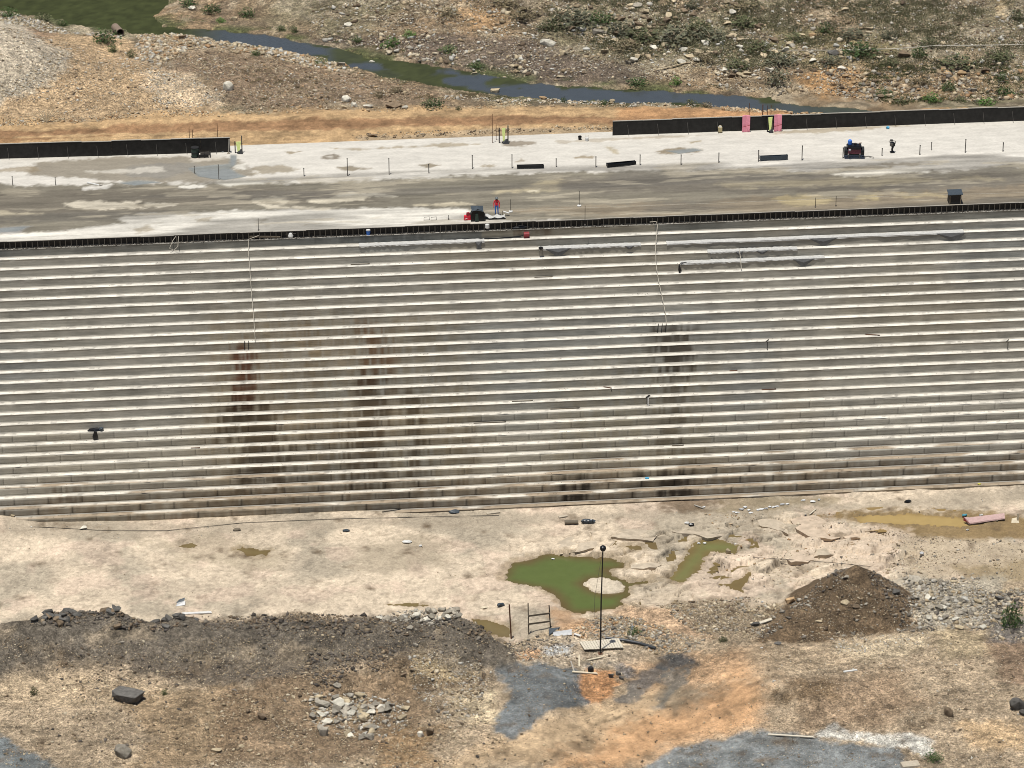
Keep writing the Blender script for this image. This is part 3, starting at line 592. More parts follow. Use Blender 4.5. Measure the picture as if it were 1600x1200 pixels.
col = np.tile(A(226, 219, 206), (len(P), 1))
col = col*(1+0.16*nx_+0.12*nx2)[:, None]
DK = [
 Fz([(-80, 292), (0, 290), (300, 287), (420, 285), (560, 283), (700, 277), (800, 271), (860, 270), (1000, 266), (1200, 263), (1260, 268), (1430, 268), (1600, 257), (1700, 252), (1700, 340), (800, 345), (700, 335), (560, 330), (400, 330), (300, 336), (160, 356), (0, 373), (-80, 376)], (138, 130, 113), 0.5, 1.0),
 Fz([(-80, 300), (0, 298), (380, 292), (560, 296), (600, 315), (380, 320), (100, 340), (-80, 352)], (120, 111, 97), 0.8, 0.7),
 Fz([(870, 280), (1000, 275), (1300, 272), (1600, 268), (1600, 300), (1000, 300), (880, 300)], (118, 110, 98), 0.7, 0.75),
 Fz([(760, 330), (1000, 318), (1300, 305), (1600, 290), (1600, 318), (1000, 340)], (156, 138, 112), 0.6, 0.6),
 Fz([(55, 256), (140, 250), (260, 246), (370, 248), (385, 262), (395, 276), (300, 287), (150, 284), (50, 275)], (152, 141, 122), 0.35, 0.9),
 Fz([(200, 262), (300, 256), (330, 268), (250, 280), (200, 276)], (150, 146, 138), 0.4, 0.6),
 Fz([(-20, 266), (50, 262), (60, 268), (-20, 272)], (160, 142, 112), 0.3, 0.7),
 Fz([(130, 269), (250, 264), (258, 269), (150, 273)], (216, 208, 192), 0.25, 0.8), Fz([(300, 248), (345, 246), (350, 251), (300, 255)], (218, 208, 190), 0.25, 0.8),
 Fz([(365, 260), (383, 257), (382, 266), (366, 266)], (232, 226, 212), 0.2, 0.9), Fz([(130, 294), (172, 290), (168, 297), (132, 297)], (232, 226, 214), 0.2, 0.9), Fz([(280, 290), (322, 289), (320, 293), (282, 294)], (228, 222, 208), 0.2, 0.9), Fz([(340, 286), (400, 282), (410, 287), (360, 292)], (226, 220, 204), 0.3, 0.85),
 Fz([(100, 319), (135, 314), (215, 314), (220, 325), (160, 329), (112, 326)], (226, 214, 190), 0.3, 0.85), Fz([(232, 317), (280, 319), (250, 324), (228, 322)], (222, 212, 190), 0.3, 0.8),
 Fz([(-20, 330), (30, 332), (68, 334), (30, 340), (-20, 338)], (206, 192, 162), 0.4, 0.6), Fz([(-20, 345), (60, 344), (40, 348), (-20, 348)], (206, 192, 162), 0.4, 0.6),
 Fz([(-80, 372), (0, 366), (90, 362), (150, 354), (200, 350), (180, 341), (250, 333), (310, 333), (340, 331), (370, 330), (400, 331), (440, 330), (470, 329), (560, 326), (620, 325), (680, 328), (730, 327), (760, 337), (700, 348), (300, 370), (-80, 386)], (236, 229, 214), 0.35, 0.97),
 Fz([(200, 357), (230, 352), (245, 360), (215, 366)], (176, 160, 132), 0.25, 0.7), Fz([(310, 343), (335, 338), (330, 346), (312, 347)], (172, 158, 132), 0.25, 0.7), Fz([(395, 341), (425, 340), (422, 355), (398, 352)], (156, 142, 118), 0.3, 0.8), Fz([(95, 356), (108, 353), (108, 362), (98, 362)], (150, 140, 124), 0.2, 0.8), Fz([(450, 352), (485, 350), (480, 353), (452, 354)], (190, 172, 140), 0.2, 0.7),
 Fz([(-20, 358), (20, 355), (48, 354), (30, 364), (-20, 366)], (160, 156, 150), 0.3, 0.8),
 Fz([(400, 308), (445, 308), (440, 314), (400, 313)], (220, 210, 186), 0.3, 0.8), Fz([(490, 314), (520, 308), (560, 300), (580, 306), (560, 313), (500, 318)], (226, 214, 188), 0.35, 0.8), Fz([(520, 303), (555, 300), (555, 305), (525, 306)], (228, 220, 200), 0.25, 0.85), Fz([(560, 301), (600, 303), (625, 307), (590, 309), (565, 306)], (228, 218, 196), 0.25, 0.85),
 Fz([(400, 318), (460, 324), (530, 325), (500, 330), (420, 326)], (224, 212, 188), 0.3, 0.8), Fz([(630, 320), (720, 318), (740, 320), (680, 322)], (214, 200, 170), 0.25, 0.8), Fz([(800, 296), (850, 284), (872, 282), (875, 300), (830, 302), (780, 300)], (198, 182, 146), 0.5, 0.7), Fz([(820, 298), (842, 296), (842, 300), (820, 301)], (236, 224, 196), 0.2, 0.8),
 Fz([(1210, 310), (1250, 304), (1310, 306), (1310, 316), (1230, 322)], (206, 186, 136), 0.4, 0.6), Fz([(1330, 306), (1370, 302), (1370, 312), (1335, 314)], (212, 192, 140), 0.4, 0.6), Fz([(1400, 302), (1480, 300), (1480, 308), (1410, 312)], (206, 186, 140), 0.4, 0.6), Fz([(1120, 285), (1300, 278), (1500, 276), (1560, 280), (1400, 288), (1150, 292)], (178, 164, 132), 0.6, 0.5),
 Fz([(1300, 272), (1330, 268), (1380, 264), (1435, 260), (1445, 266), (1400, 272), (1340, 276)], (232, 224, 206), 0.3, 0.85), Fz([(1380, 257), (1430, 254), (1470, 256), (1440, 259), (1390, 260)], (158, 144, 118), 0.25, 0.8), Fz([(1285, 264), (1330, 261), (1390, 262), (1330, 265)], (160, 146, 118), 0.25, 0.8), Fz([(1120, 268), (1180, 266), (1230, 269), (1180, 271)], (160, 148, 124), 0.3, 0.7),
 Fz([(500, 246), (520, 242), (539, 246), (525, 251), (503, 250)], (146, 134, 116), 0.15, 0.95), Fz([(505, 247), (520, 245), (530, 247), (518, 249)], (204, 196, 182), 0.15, 0.9),
 Fz([(526, 263), (545, 261), (578, 264), (560, 269), (540, 270)], (150, 136, 112), 0.25, 0.9), Fz([(655, 260), (670, 257), (683, 260), (668, 263)], (152, 138, 114), 0.15, 0.9), Fz([(750, 262), (775, 257), (772, 262), (755, 264)], (168, 152, 124), 0.2, 0.8), Fz([(515, 234), (600, 231), (660, 229), (720, 226), (758, 227), (680, 231), (560, 237)], (176, 160, 132), 0.2, 0.8), Fz([(447, 239), (472, 238), (465, 241), (450, 242)], (164, 148, 120), 0.15, 0.9), Fz([(400, 263), (440, 260), (470, 266), (460, 272), (400, 274)], (162, 148, 122), 0.3, 0.8),
 Fz([(783, 222), (835, 224), (838, 229), (800, 232), (785, 229)], (156, 142, 122), 0.2, 0.9), Fz([(800, 256), (815, 250), (822, 253), (812, 256)], (170, 154, 128), 0.15, 0.8), Fz([(897, 248), (912, 244), (930, 246), (925, 249), (900, 250)], (166, 148, 118), 0.15, 0.85), Fz([(942, 230), (955, 231), (966, 243), (955, 240)], (186, 168, 130), 0.25, 0.7),
 Fz([(1020, 238), (1040, 233), (1070, 231), (1108, 234), (1090, 242), (1050, 243), (1030, 243)], (158, 142, 116), 0.2, 0.95), Fz([(1045, 237), (1080, 234), (1090, 238), (1060, 241)], (186, 176, 158), 0.2, 0.7), Fz([(1075, 223), (1095, 221), (1098, 225), (1080, 226)], (176, 158, 124), 0.15, 0.8), Fz([(870, 222), (1000, 215), (1100, 212), (1100, 215), (1000, 219), (880, 225)], (180, 164, 138), 0.2, 0.6), Fz([(1205, 208), (1300, 203), (1400, 196), (1420, 199), (1320, 206), (1210, 211)], (176, 158, 126), 0.2, 0.7),
]
col = paint(P, col, DK, 220, 0.75)
streak = fbm(x*0.09, y*1.3, 1.0, 5, 230, 0.62)+0.5*fbm(x*0.3, y*3.0, 1.0, 3, 231); low = sstep(0.3, -0.3, upst)
gp = (low*sstep(0.0, 0.12, fbm(x*0.05, y*0.35, 1.0, 4, 232))*0.6)[:, None]; col = col*(1-gp)+A(116, 110, 100)[None]*gp
tp = (low*sstep(0.1, 0.17, fbm(x*0.16, y*0.9, 1.0, 4, 233, 0.6))*0.5)[:, None]; col = col*(1-tp)+A(188, 176, 152)[None]*tp
col = col*(1+low*0.95*streak+0.18*low*nx2)[:, None]
wet = np.zeros(len(P))
for px in ([(293, 264), (330, 259), (358, 257), (360, 243), (369, 243), (370, 258), (362, 264), (372, 272), (385, 277), (352, 283), (330, 281), (310, 277)], [(185, 287), (215, 283), (240, 284), (250, 287), (210, 291)], [(-10, 358), (20, 355), (46, 354), (28, 362), (-10, 364)], [(1040, 237), (1085, 233), (1100, 236), (1060, 242)]):
    wet = np.maximum(wet, sstep(-0.1, 0.15, sdpoly(P, flat(px, 0.0))+0.25*jit(P, 0.9, 240)))
zk = zk*(1-wet*0.8)
col = col*(1-wet[:, None])+A(158, 160, 154)[None]*wet[:, None]
deck = npmesh('deck_surface', np.stack([x, y, zk+0.02], 1), gridfaces(len(xs), len(ys)), 'deck', np.clip(col, 0.02, 0.85), wet, parent=dam)

# the steps: one part each; stains and drips follow the seepage on the risers
def fpoly(px): q = onface(*zip(*px)); return np.stack([q[:, 0], q[:, 2]], 1)
STAIN = [(fpoly(p), A(*c)/A(214, 205, 190), k) for p, c, k in (
 ([(366, 545), (396, 545), (400, 600), (396, 640), (364, 640), (362, 580)], (142, 78, 42), 0.9),
 ([(338, 640), (366, 628), (420, 628), (432, 660), (446, 700), (448, 760), (372, 764), (366, 700), (340, 695)], (100, 84, 66), 0.85),
 ([(446, 690), (480, 695), (480, 750), (450, 755)], (120, 110, 98), 0.6),
 ([(562, 505), (600, 505), (612, 560), (606, 600), (566, 600)], (160, 108, 62), 0.75),
 ([(560, 590), (606, 590), (606, 640), (604, 770), (545, 770), (540, 680), (562, 640)], (114, 94, 72), 0.8),
 ([(628, 610), (655, 612), (668, 690), (668, 755), (640, 755), (632, 690)], (114, 96, 76), 0.8),
 ([(480, 670), (540, 665), (545, 760), (490, 765)], (140, 124, 104), 0.5),
 ([(1020, 515), (1086, 518), (1086, 570), (1078, 590), (1030, 590), (1024, 560)], (96, 78, 60), 0.9),
 ([(1034, 585), (1076, 585), (1072, 640), (1064, 710), (1024, 710), (1030, 650)], (140, 124, 106), 0.75),
 ([(705, 670), (750, 672), (752, 760), (715, 760)], (150, 138, 118), 0.5),
 ([(470, 510), (500, 510), (500, 600), (475, 600)], (186, 160, 120), 0.45),
 ([(870, 752), (928, 748), (926, 772), (915, 795), (870, 800)], (52, 42, 34), 0.95),
 ([(995, 742), (1082, 738), (1082, 790), (1030, 796), (1026, 768), (998, 765)], (54, 42, 34), 0.95),
 ([(980, 570), (1010, 570), (1010, 600), (985, 600)], (170, 156, 136), 0.4),
 ([(330, 500), (500, 480), (720, 500), (760, 640), (740, 770), (330, 780), (310, 640)], (197, 178, 150), 0.25), ([(860, 580), (1130, 540), (1120, 760), (850, 770)], (206, 190, 164), 0.25),
 ([(80, 770), (130, 766), (132, 784), (82, 788)], (130, 104, 80), 0.8),
 ([(490, 372), (690, 364), (690, 372), (495, 382)], (150, 144, 134), 0.7),
 ([(800, 358), (860, 354), (862, 368), (802, 372)], (150, 122, 96), 0.7),
)]
BAND = fpoly([(-80, 790), (0, 785), (400, 763), (800, 744), (1200, 726), (1600, 708), (1700, 700), (1700, 830), (-80, 850)])
def riser_col(x, z, k, seed):
    pan = np.floor((x+66.0+0.9*(k % 3))/3.0)
    c = np.tile(A(191, 185, 170), (len(x), 1))
    tint = hash2(pan, np.full_like(pan, k), 5)-0.5
    c = c*(1+0.13*tint+0.5*fbm(x*0.12, z*0+k*1.7, 1.0, 3, 300)+0.38*fbm(x*0.35, z*6, 1.0, 4, 301, 0.6)+0.3*fbm(x*1.2, z*1.2, 1.0, 3, 307))[:, None]
    cool = sstep(0.0, 0.2, fbm(x*0.06, z*0.2, 1.0, 2, 303))[:, None]
    c = c*(1+cool*(np.array([0.86, 0.91, 0.98])-1)[None]*1.0)
    wm = sstep(0.0, 0.2, -fbm(x*0.05+7, z*0.12, 1.0, 3, 306))[:, None]; c = c*(1+wm*(np.array([0.98, 0.93, 0.85])-1)[None]*0.7)
    if k == 0: c = c*np.where(((x < -2) | (x > 14))[:, None], np.array([[0.58, 0.60, 0.62]]), np.array([[0.82, 0.78, 0.72]]))*(1+0.4*fbm(x*0.2, z*2, 1.0, 3, 304))[:, None]
    if k in (1, 2): c = c*(1-0.18*sstep(16, 24, x)*(0.6+fbm(x*0.2, z, 1.0, 2, 305)))[:, None]
    drip = fbm(x, z*0.10, 2.2, 3, 310)+0.6*fbm(x, z*0.25, 6.0, 2, 311)
    Q = np.stack([x, z], 1); w = 1.2*fbm(x, z, 0.6, 3, 312)
    dk_ = fbm(x+k*0.13, x*0+k*0.45, 1.8, 3, 313)+0.8*fbm(x, x*0+k*0.2, 5.0, 2, 314)+0.35*fbm(x*0.6, z*6, 1.0, 2, 315)
    for poly, tc, s in STAIN:
        sd_ = sdpoly(Q, poly)
        if s > 0.3: m = sstep(-0.45, 0.6, sd_*0.55+w*0.4+1.5*dk_-0.02)*sstep(-1.5, 0.4, sd_)*s*0.9
        else: m = sstep(-2.5, 2.5, sd_+w)*(0.8+dk_)
        c = c*(1-np.clip(m, 0, 1)[:, None]*(1-tc[None]))
    b = sstep(-0.4, 0.6, sdpoly(Q, BAND)+w*0.4)
    c = c*(1-b[:, None]*(1-np.array([0.66, 0.59, 0.52]))[None]*np.clip(0.8+1.2*drip, 0.3, 1.1)[:, None])
    # dark wedges where the joints weep near the foot
    fr = (x+66.0+0.9*(k % 3)) % 3.0; fr = np.minimum(fr, 3-fr)
    zt = -H_FORM-k*H_STEP; wet = b*(hash2(np.round((x+66)/3.0), np.full_like(x, k), 9) > 0.35)*sstep(0.10, 0.02, fr-0.16*np.clip((zt-z)/0.75, 0, 1))
    return c*(1-0.42*wet)[:, None]
def tread_col(x, yy, k):
    c = np.tile(A(248, 241, 226), (len(x), 1))*(1+0.2*fbm(x*0.3, yy*3, 1.0, 3, 320+k))[:, None]
    dirt = sstep(0.14, 0.22, fbm(x, yy*2+k*5, 1.4, 3, 330)); c = c*(1-0.35*dirt)[:, None]
    warm = np.clip((k-8)/20.0, 0, 1)*0.5; c = c*(1+warm*(np.array([0.98, 0.93, 0.86])-1)[None])
    c = c*(1-0.62*sstep(0.2, 0.0, yy-0.12))[:, None]  # inner corner darkened in the colour: grime plus painted corner shade
    if k == 0: c = c*(0.55+0.5*fbm(x, yy*3, 0.8, 3, 331))[:, None]
    if k >= 23:
        mud = sstep(-0.06, 0.06, fbm(x*0.25, yy*0.8+k*3, 1.0, 3, 332)+0.05*(k-25)+0.25*(yy-0.3)); c = c*(1-mud[:, None]*(1-np.array([0.46, 0.38, 0.30]))[None]*0.9)
    if k == 23: pass
    return c
xs = np.arange(XL, XR+0.01, 0.17); nx = len(xs)
PANEL_ROWS = range(18, 27)
for k in range(NSTEP):
    Zt = -H_FORM-k*H_STEP; yo = -k*D_STEP; yi = -(k-1)*D_STEP+0.12 if k else 0.31
    ej = 0.045*fbm(xs, xs*0+k*3.1, 0.9, 4, 400); ez = 0.02*fbm(xs, xs*0+k*7.7, 0.5, 4, 401)
    rows = []; cols = []
    ty = [yi, yi-0.13, yi-.20, yi-.30, yo+0.012] if k else [yi, yi-.02, yi-.04, yo+0.012]
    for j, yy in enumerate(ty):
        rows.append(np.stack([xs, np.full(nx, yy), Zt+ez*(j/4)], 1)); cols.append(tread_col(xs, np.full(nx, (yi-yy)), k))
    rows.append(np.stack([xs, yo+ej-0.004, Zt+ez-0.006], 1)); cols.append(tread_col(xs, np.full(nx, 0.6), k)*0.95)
    zs = np.linspace(-0.012, -H_STEP-0.12, 6)
    back = 0.006 if k in PANEL_ROWS else 0.0
    for zz in zs:
        z_ = Zt+zz; rows.append(np.stack([xs, yo+back+ej*(1+zz)*0.5+0.01*fbm(xs*0.3, xs*0+z_*4, 1, 2, 402), np.full(nx, z_)+(ez if zz > -0.05 else 0)], 1)); cols.append(riser_col(xs, np.full(nx, z_), k, 0))
    V = np.concatenate(rows); Cc = np.concatenate(cols); F = gridfaces(nx, len(rows))
    o = npmesh('step', V, F[:, ::-1], 'concrete', np.clip(Cc, 0.01, 0.85), parent=dam)
    if k in PANEL_ROWS:
        off = -66.0-0.9*(k % 3)
        for i in range(46):
            x0 = off+3.0*i; 
            if x0 < -49 or x0 > 48: continue
            px = np.linspace(x0+0.0012, x0+2.9988, 16); pz = np.linspace(Zt-0.014, Zt-H_STEP+0.004, 5)
            GX, GZ = np.meshgrid(px, pz); gx, gz = GX.ravel(), GZ.ravel(); pr = 0.006*hash2(np.array([i]), np.array([k]), 3)[0]
            cc = riser_col(gx, gz, k, 0); 
            V = np.concatenate([np.stack([gx, np.full_like(gx, yo-0.004-pr), gz], 1), np.stack([gx, np.full_like(gx, yo+0.03), gz], 1)])
            n2 = len(gx); F = gridfaces(16, 5)[:, ::-1]
            ring = list(range(16))+[16*j+15 for j in range(1, 5)]+[64+i2 for i2 in range(14, -1, -1)]+[16*j for j in range(3, 0, -1)]
            side = np.array([(ring[j], ring[(j+1) % len(ring)], ring[(j+1) % len(ring)]+n2, ring[j]+n2) for j in range(len(ring))])
            npmesh('riser_panel', V, np.concatenate([F, side]), 'concrete', np.clip(np.concatenate([cc, cc*0.85]), 0.01, 0.85), parent=o)

# ------------------------------------------------------------------ stones
def hull(seed, n=16, sq=(1, 1, 1), cube=0.0, under=0.0):
    r = random.Random(seed); bm = bmesh.new()
    for _ in range(n):
        v = Vector((r.gauss(0, 1), r.gauss(0, 1), r.gauss(0, 1))).normalized()
        if cube: 
            mx = max(abs(v.x), abs(v.y), abs(v.z)); v = v.lerp(v/mx*0.8, cube)
        v *= r.uniform(0.82, 1.05); bm.verts.new((v.x*sq[0], v.y*sq[1], v.z*sq[2]))
    g = bmesh.ops.convex_hull(bm, input=bm.verts)
    bmesh.ops.delete(bm, geom=[v for v in bm.verts if not v.link_faces], context='VERTS')
    bm.verts.index_update(); V = np.array([v.co[:] for v in bm.verts]); F = np.array([[v.index for v in f.verts] for f in bm.faces]); bm.free()
    V[:, :2] *= (1+under*V[:, 2]/sq[2])[:, None]; return V, F
SHAPES = [hull(s, 15+s % 5, (1, 0.8, 0.62), 0.6 if s % 2 else 0.25, 0.22) for s in range(10)]
SHAPES += [hull(201, 40, (1, 0.75, 0.62), 0.95, 0.14), hull(202, 40, (1, 0.8, 0.62), 0.9, 0.16), hull(203, 70, (1, 0.9, 0.62), 0.0, -0.05)]
SMALLSH = [hull(50+s, 8, (1, 0.8, 0.6), 0.2, 0.15) for s in range(5)]
PAL = {'pale': [(214, 194, 158), (196, 174, 138), (230, 212, 180), (176, 154, 120)], 'white': [(226, 220, 206), (212, 204, 188), (196, 186, 168)], 'grey': [(184, 174, 156), (158, 148, 132), (204, 194, 176), (136, 127, 114)],
       'basalt': [(104, 96, 88), (86, 79, 72), (124, 114, 104), (142, 132, 118)], 'orange': [(206, 172, 128), (188, 148, 104), (216, 190, 154)], 'brown': [(142, 122, 98), (120, 102, 82), (166, 146, 118)]}
ROCKMESH = {}
def rock_mesh(pal, i):
    k = (pal, i % len(SHAPES))
    if k not in ROCKMESH:
        V, F = SHAPES[k[1]]; me = bpy.data.meshes.new('boulder'); me.from_pydata(V.tolist(), [], F.tolist()); me.materials.append(MT['rock_'+pal]); ROCKMESH[k] = me
    return ROCKMESH[k]
def boulder(p, w, h, pal, i, label, group=None, dep=None, rz=None, sink=0.25, name='boulder'):
    o = bpy.data.objects.new(name, rock_mesh(pal, i)); COL.objects.link(o)
    o.scale = (w/2, (dep or w*0.8)/2, h/2/0.62); o.rotation_euler = (random.uniform(-.15, .15), random.uniform(-.15, .15), random.uniform(-.5, .5) if rz is None else rz)
    o.location = (p[0], p[1], p[2]+h*(0.5-sink)); return tag(o, label, 'rock', group)
def spot(px, py):
    p = gnd(px, py)[0]
    z = (uheight if py < 480 else dheight)(np.array([p[0]]), np.array([p[1]]))[0]
    return Vector((p[0], p[1], z))
BIG = [  # picture x, y of the foot, width px, height px, kind, shape, label
 (357, 145, 18, 22, 'white', 12, 'smooth white boulder alone on brown soil above the orange road'),
 (857, 72, 31, 17, 'white', 11, 'large cream block of stone on the far bank, the biggest there'),
 (614, 169, 34, 15, 'brown', 1, 'brown split boulder beside the orange road'), (541, 161, 17, 14, 'white', 12, 'round white boulder, tallest of the white cluster by the road'), (553, 169, 15, 11, 'white', 4, 'white boulder in the middle of the roadside cluster'), (575, 170, 20, 9, 'white', 6, 'flat white boulder at the right of the roadside cluster'), (632, 170, 13, 8, 'white', 8, 'small white boulder right of the brown split boulder'), (538, 172, 12, 8, 'pale', 7, 'small pale boulder in front of the tallest white one by the road'),
 (774, 139, 18, 13, 'pale', 10, 'square pale boulder standing in the blue stream'), (740, 112, 13, 12, 'pale', 2, 'pale boulder at the far edge of the stream'), (533, 101, 16, 13, 'grey', 0, 'round grey boulder on the near edge of the stream'), (581, 92, 11, 9, 'white', 3, 'white stone in the green weed of the stream'), (543, 41, 18, 11, 'white', 1, 'white topped boulder on the dark far bank'), (849, 152, 14, 8, 'orange', 6, 'tan boulder in the row along the near bank'), (866, 154, 11, 9, 'pale', 2, 'upright pale stone in the row along the near bank'), (956, 157, 12, 8, 'pale', 8, 'pale stone at the water below the green tuft'), (997, 14, 22, 10, 'grey', 9, 'long grey boulder near the top of the hillside'), (880, 86, 16, 10, 'pale', 4, 'pale boulder below the large cream block'), (982, 102, 12, 11, 'grey', 0, 'grey boulder on the dark mud of the far bank'), (935, 55, 24, 16, 'grey', 7, 'cracked grey outcrop between the grey-green bushes'), (1145, 60, 18, 12, 'pale', 9, 'pink-grey boulder in the scrub of the far hillside'),
 (1413, 90, 25, 17, 'brown', 3, 'dark angular boulder in the middle of the right hillside'), (1302, 86, 24, 15, 'basalt', 1, 'dark boulder with a pale cap on the green slope'), (1227, 83, 14, 13, 'white', 2, 'white boulder standing in the scrub left of the dark one'), (1316, 90, 14, 9, 'pale', 6, 'flat pale boulder right of the dark one with a pale cap'), (1270, 58, 17, 10, 'orange', 4, 'pinkish boulder on the upper right slope'), (1253, 55, 12, 7, 'pale', 8, 'small pale boulder left of the pinkish one'), (1320, 20, 16, 10, 'pale', 5, 'pale block high on the right hillside'), (1357, 48, 20, 9, 'pale', 0, 'flat pale slab on the right hillside'), (1322, 120, 15, 11, 'orange', 7, 'orange-brown boulder on the clay bank'), (1481, 116, 16, 10, 'orange', 1, 'tan boulder at the left of the bank row'), (1503, 118, 20, 12, 'orange', 3, 'broad tan boulder in the bank row'), (1540, 114, 20, 14, 'brown', 5, 'brown boulder at the right of the bank row'), (1377, 152, 15, 11, 'brown', 9, 'dark boulder at the stream edge under the bank'), (1400, 148, 12, 10, 'pale', 4, 'pale boulder at the stream edge under the bank'), (1520, 146, 16, 11, 'grey', 2, 'grey boulder among the bank scrub'), (1283, 166, 10, 7, 'orange', 6, 'small tan boulder on the orange spoil heap'), (1135, 31, 10, 6, 'white', 8, 'small white stone high on the far hillside'), (285, 60, 16, 12, 'brown', 0, 'brown boulder on top of the pebble bank'), (258, 56, 11, 12, 'pale', 3, 'upright pale boulder left of the brown one on the pebble bank'), (235, 98, 12, 9, 'grey', 5, 'dark grey stone at the low end of the pebble bank'), (300, 16, 14, 10, 'white', 9, 'white boulder on the green spit in the pond'), (365, 30, 12, 12, 'pale', 2, 'tall pale boulder on the green spit in the pond'), (583, 214, 18, 8, 'brown', 7, 'brown stone at the near edge of the orange road'),
 (200, 1101, 62, 26, 'basalt', 10, 'long dark basalt boulder lying on the tan ground'), (191, 1186, 34, 29, 'grey', 11, 'square grey boulder near the lower left corner'), (1483, 1120, 17, 24, 'brown', 11, 'upright brown boulder alone on the right slope'), (1592, 1112, 30, 28, 'basalt', 11, 'dark grey boulder cut by the right edge'), (1602, 1120, 22, 18, 'basalt', 8, 'small dark boulder in front of the one cut by the right edge'),
 (506, 1150, 18, 22, 'grey', 10, 'upright grey block standing in front of the stone heap'), (505, 1107, 28, 20, 'grey', 7, 'large pinkish grey boulder at the top left of the stone heap'), (530, 1105, 28, 14, 'white', 9, 'flat pale slab at the top of the stone heap'), (548, 1120, 20, 14, 'white', 1, 'triangular pale boulder in the middle of the stone heap'), (538, 1130, 10, 10, 'basalt', 2, 'small black stone below the triangular pale boulder'), (580, 1143, 26, 12, 'grey', 5, 'broad grey slab at the foot of the stone heap'), (612, 1106, 12, 14, 'grey', 0, 'upright grey stone at the right of the stone heap'), (657, 1152, 14, 14, 'white', 4, 'white stone at the left of the small far group'), (672, 1150, 16, 24, 'brown', 7, 'upright brown stone in the small group right of the heap'), (527, 1076, 16, 12, 'grey', 9, 'grey stone behind the stone heap'), (410, 1126, 18, 20, 'brown', 6, 'long brown boulder left of the stone heap'), (338, 1177, 19, 10, 'pale', 8, 'pale flat stone in the lower left'), (377, 1169, 14, 8, 'pale', 1, 'small pale stone right of the flat one in the lower left'),
 (631, 1058, 13, 10, 'brown', 2, 'brown stone at the edge of the pale gravel hollow'), (1138, 866, 10, 14, 'pale', 3, 'pale stone standing in the olive pool'), (955, 1061, 11, 14, 'basalt', 0, 'left dark stone of the three by the gravel'), (966, 1056, 12, 10, 'basalt', 4, 'back dark stone of the three by the gravel'), (971, 1062, 10, 10, 'basalt', 6, 'right dark stone of the three by the gravel'), (1323, 905, 14, 9, 'grey', 5, 'grey stone on the left shoulder of the brown heap'), (1320, 945, 20, 12, 'pale', 1, 'pale stone in the middle of the brown heap'), (1340, 952, 20, 10, 'brown', 9, 'brown slab in the middle of the brown heap'), (1215, 1009, 14, 6, 'basalt', 8, 'dark flat stone at the left foot of the brown heap'), (1279, 973, 13, 8, 'pale', 2, 'pale flat stone low on the brown heap'), (1235, 945, 22, 16, 'orange', 7, 'tan boulder at the left edge of the brown heap'), (1400, 930, 18, 12, 'basalt', 3, 'dark stone on the right shoulder of the brown heap'), (1430, 912, 26, 10, 'grey', 9, 'flat grey slab behind the right shoulder of the brown heap'), (1563, 940, 18, 14, 'basalt', 0, 'dark stone in the rubble at the right edge'), (1180, 980, 16, 12, 'basalt', 2, 'dark stone by the pale log left of the brown heap'), (130, 828, 14, 8, 'white', 5, 'white stone at the left foot of the dam'), (20, 808, 8, 7, 'pale', 6, 'pale stone against the lowest step at far left'), (640, 985, 14, 12, 'grey', 1, 'pale grey stone on the dark berm face'), (650, 1012, 10, 12, 'grey', 6, 'upright grey stone on the dark berm face'), (190, 1008, 10, 8, 'grey', 2, 'grey stone in the middle of the left berm face'),
]
spots = gnd([b[0] for b in BIG], [b[1] for b in BIG])
for b, p in zip(BIG, spots):
    f = uheight if b[1] < 480 else dheight
    z = f(np.array([p[0]]), np.array([p[1]]))[0]; s_ = pxm(p); w = b[2]/s_; h = b[3]/s_*0.92
    boulder((p[0], p[1]+w*0.25, max(z, WATER_UP-0.2 if b[1] < 480 else z)), w, h, b[4], b[5], b[6])

